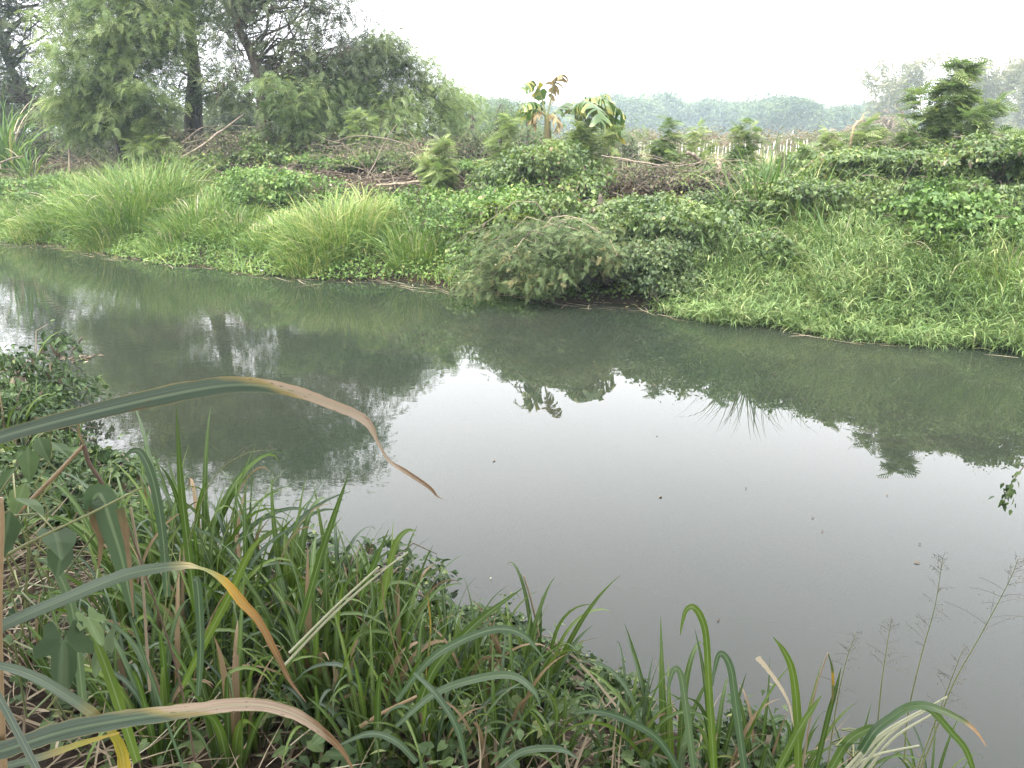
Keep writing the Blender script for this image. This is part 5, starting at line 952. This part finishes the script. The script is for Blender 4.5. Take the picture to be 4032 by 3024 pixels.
def near_leaf(label, u, v, Y, size, T, az, pitch, roll, tint=.4):
    p = px(u, v, Y); mb = MB(); V = T['v'].copy()
    inst(mb, T, [(0, 0, 0)], rot(np.array([az]), np.array([pitch]), np.array([roll])), size, tint); o = mb.build('leaf', M['near_leaf'], smooth=False); o.location = tuple(p)
    # its stalk down to the ground
    return o
def weed(label, leaves, root, cat='plant'):
    b = np.array(root, float); th = thing('weed', label, cat, b); stm = MB()
    for u, v, Y, size, T, az, pitch, roll, tint in leaves:
        p = px(u, v, Y) - b; mb = MB(); inst(mb, T, [p], rot(np.array([az]), np.array([pitch]), np.array([roll])), size, tint); mb.build('leaf', M['near_leaf'], th, smooth=False)
        stm.add(*tubes(branch_path((0, 0, 0), p, 8, .15, .08)[None], np.linspace(.004, .0016, 8)[None], 5))
    stm.build('stems', M['stem'], th)
g1 = gp(300, 2950)
weed('creeper with one large lobed leaf at the lower left', [(250, 2490, 1.25, .115, LOBED, -1.2, -.8, .45, .1), (340, 2420, 1.3, .07, LOBED, -.6, -.7, .3, .75), (420, 2490, 1.35, .09, LOBED, -1.9, -.9, -.2, .6)], g1)
g2 = gp(120, 2600)
weed('creeper with heart-shaped leaves on the left edge under the big arching blade', [(215, 2090, 1.4, .075, HEART, -.9, -.35, .4, .15), (40, 2010, 1.3, .09, OVATE, -1.5, -.9, .4, .15), (250, 2160, 1.42, .06, HEART, -1.9, -1.0, .2, .2), (60, 1960, 1.35, .08, OVATE, -.4, -.2, .4, .6)], g2)
g3 = gp(200, 2400)
weed('broad-leaved weed hanging over the left edge of the near bank', [(110, 1760, 2.2, .11, OVATE, -1.2, -1., .3, .5), (150, 1720, 2.3, .1, OVATE, -.8, -.6, -.3, .4), (100, 1900, 1.9, .1, OVATE, -1.6, -.7, .2, .75), (200, 1740, 2.3, .1, OVATE, -.3, -.5, .2, .4), (60, 1840, 2.0, .09, OVATE, -2.2, -.8, .2, .5)], g3)
g4 = gp(3330, 3040)
weed('weed with one oval leaf beside the straw bundle at the lower right', [(3300, 2935, 1.85, .085, OVATE, .1, .1, .5, .5), (3400, 2890, 1.9, .05, OVATE, -.6, -.4, .2, .3)], g4)
def seed_grass(label, pts, Y, n, spread, top=.45):
    b = px(pts[0][0], pts[0][1], Y); th = thing('seed_grass', label, 'seed grass', b)
    P = catmull(np.array([px(a, c, Y) - b for a, c in pts]), 40); mb = MB(); mb.add(*tubes(P, np.linspace(.0026, .0007, 40), 5, .4)); mb.build('stem', M['stem'], th)
    pm = MB(); i = rng.integers(int(40 * (1 - top)), 40, n); f = (40 - i) / (40 * top)
    L = spread * (.3 + .9 * f) * rng.uniform(.5, 1.2, n); a = rng.uniform(0, 6.28, n); e = rng.uniform(.25, .95, n)
    d = np.stack([np.cos(e) * np.cos(a), np.cos(e) * np.sin(a), np.sin(e)], -1); q = P[i][:, None] + d[:, None] * L[:, None, None] * np.linspace(0, 1, 6)[None, :, None]
    q[..., 2] -= .25 * L[:, None] * np.linspace(0, 1, 6)[None] ** 2
    pm.add(*tubes(q, np.full((n, 6), .00045), 3))
    k = n * 10; w_ = rng.integers(0, n, k); fr = rng.uniform(.25, 1, k); base = q[w_, 0] * (1 - fr)[:, None] + q[w_, -1] * fr[:, None] + rng.normal(0, .005, (k, 3))
    inst(pm, LANCE, base, rot(rng.uniform(0, 6.28, k), rng.normal(.2, .8, k), rng.uniform(0, 3, k)), rng.uniform(.003, .0075, k), .2)
    pm.build('panicle', M['seed'], th, smooth=False)
seed_grass('tallest seed-headed grass stem at the lower right, leaning slightly right', [(3560, 3000), (3575, 2814), (3629, 2577), (3680, 2394), (3712, 2200)], 1.95, 26, .09, .5)
seed_grass('seed-headed grass stem leaning far right at the right edge', [(3620, 3040), (3670, 2916), (3751, 2699), (3860, 2503), (3968, 2300), (4010, 2200)], 1.9, 24, .1, .4)
seed_grass('short seed-headed grass left of the tallest seed stem', [(3440, 3060), (3465, 2750), (3490, 2560), (3510, 2442)], 1.95, 20, .06, .5)
seed_grass('faint seed-headed grass nearest the dead hanging leaf', [(3250, 3080), (3290, 2800), (3330, 2610), (3372, 2490)], 2.05, 22, .07, .6)
seed_grass('low wide seed head over the straw bundle', [(3600, 3060), (3680, 2850), (3740, 2690), (3790, 2560)], 2.0, 24, .1, .7)
seed_grass('fine seed-headed grass leaning right over the water from the left grass', [(640, 2500), (720, 2200), (830, 1900), (960, 1790), (1090, 1770)], 2.4, 18, .1, .4)
seed_grass('small upright seed head among the left grass', [(640, 2500), (660, 2300), (680, 2150), (690, 2050)], 2.0, 18, .05, .6)
# leafy twig hanging in at the right edge
tp = [px(4330, 1480, 2.6), px(4180, 1640, 2.6), px(4060, 1800, 2.6), px(3985, 1900, 2.6), px(3950, 1980, 2.6)]
b = tp[0]; th = thing('hanging_twig', 'leafy twig hanging into the view at the right edge over the water', 'twig', b); mb = MB(); P = catmull(np.array(tp) - b, 24); mb.add(*tubes(P, np.linspace(.004, .001, 24), 5)); mb.build('stem', M['twig'], th)
mb = MB(); n = 34; i = rng.integers(16, 24, n); inst(mb, OVATE, P[i] + rng.normal(0, .012, (n, 3)), rot(rng.uniform(0, 6.28, n), rng.normal(-.9, .4, n), rng.normal(0, .5, n)), rng.uniform(.018, .034, n)); mb.build('leaves', M['near_leaf'], th, smooth=False)

# ------------------------------------------------------------------ haze
bpy.ops.mesh.primitive_cube_add(size=1); hz = bpy.context.object; hz.name = 'haze'
hz.scale = (860, 600, 34); hz.location = (0, 232, -2.2 + 17)
hm = bpy.data.materials.new('haze_air'); hm.use_nodes = True; t = hm.node_tree; t.nodes.remove(t.nodes['Principled BSDF'])
pv = t.nodes.new('ShaderNodeVolumePrincipled'); pv.inputs['Color'].default_value = (.66, .79, .88, 1); pv.inputs['Density'].default_value = .0011; pv.inputs['Anisotropy'].default_value = .2
t.links.new(pv.outputs[0], t.nodes['Material Output'].inputs['Volume']); hz.data.materials.append(hm)
tag(hz, 'thin pale smoky haze over the canal and field', 'haze', kind='stuff')
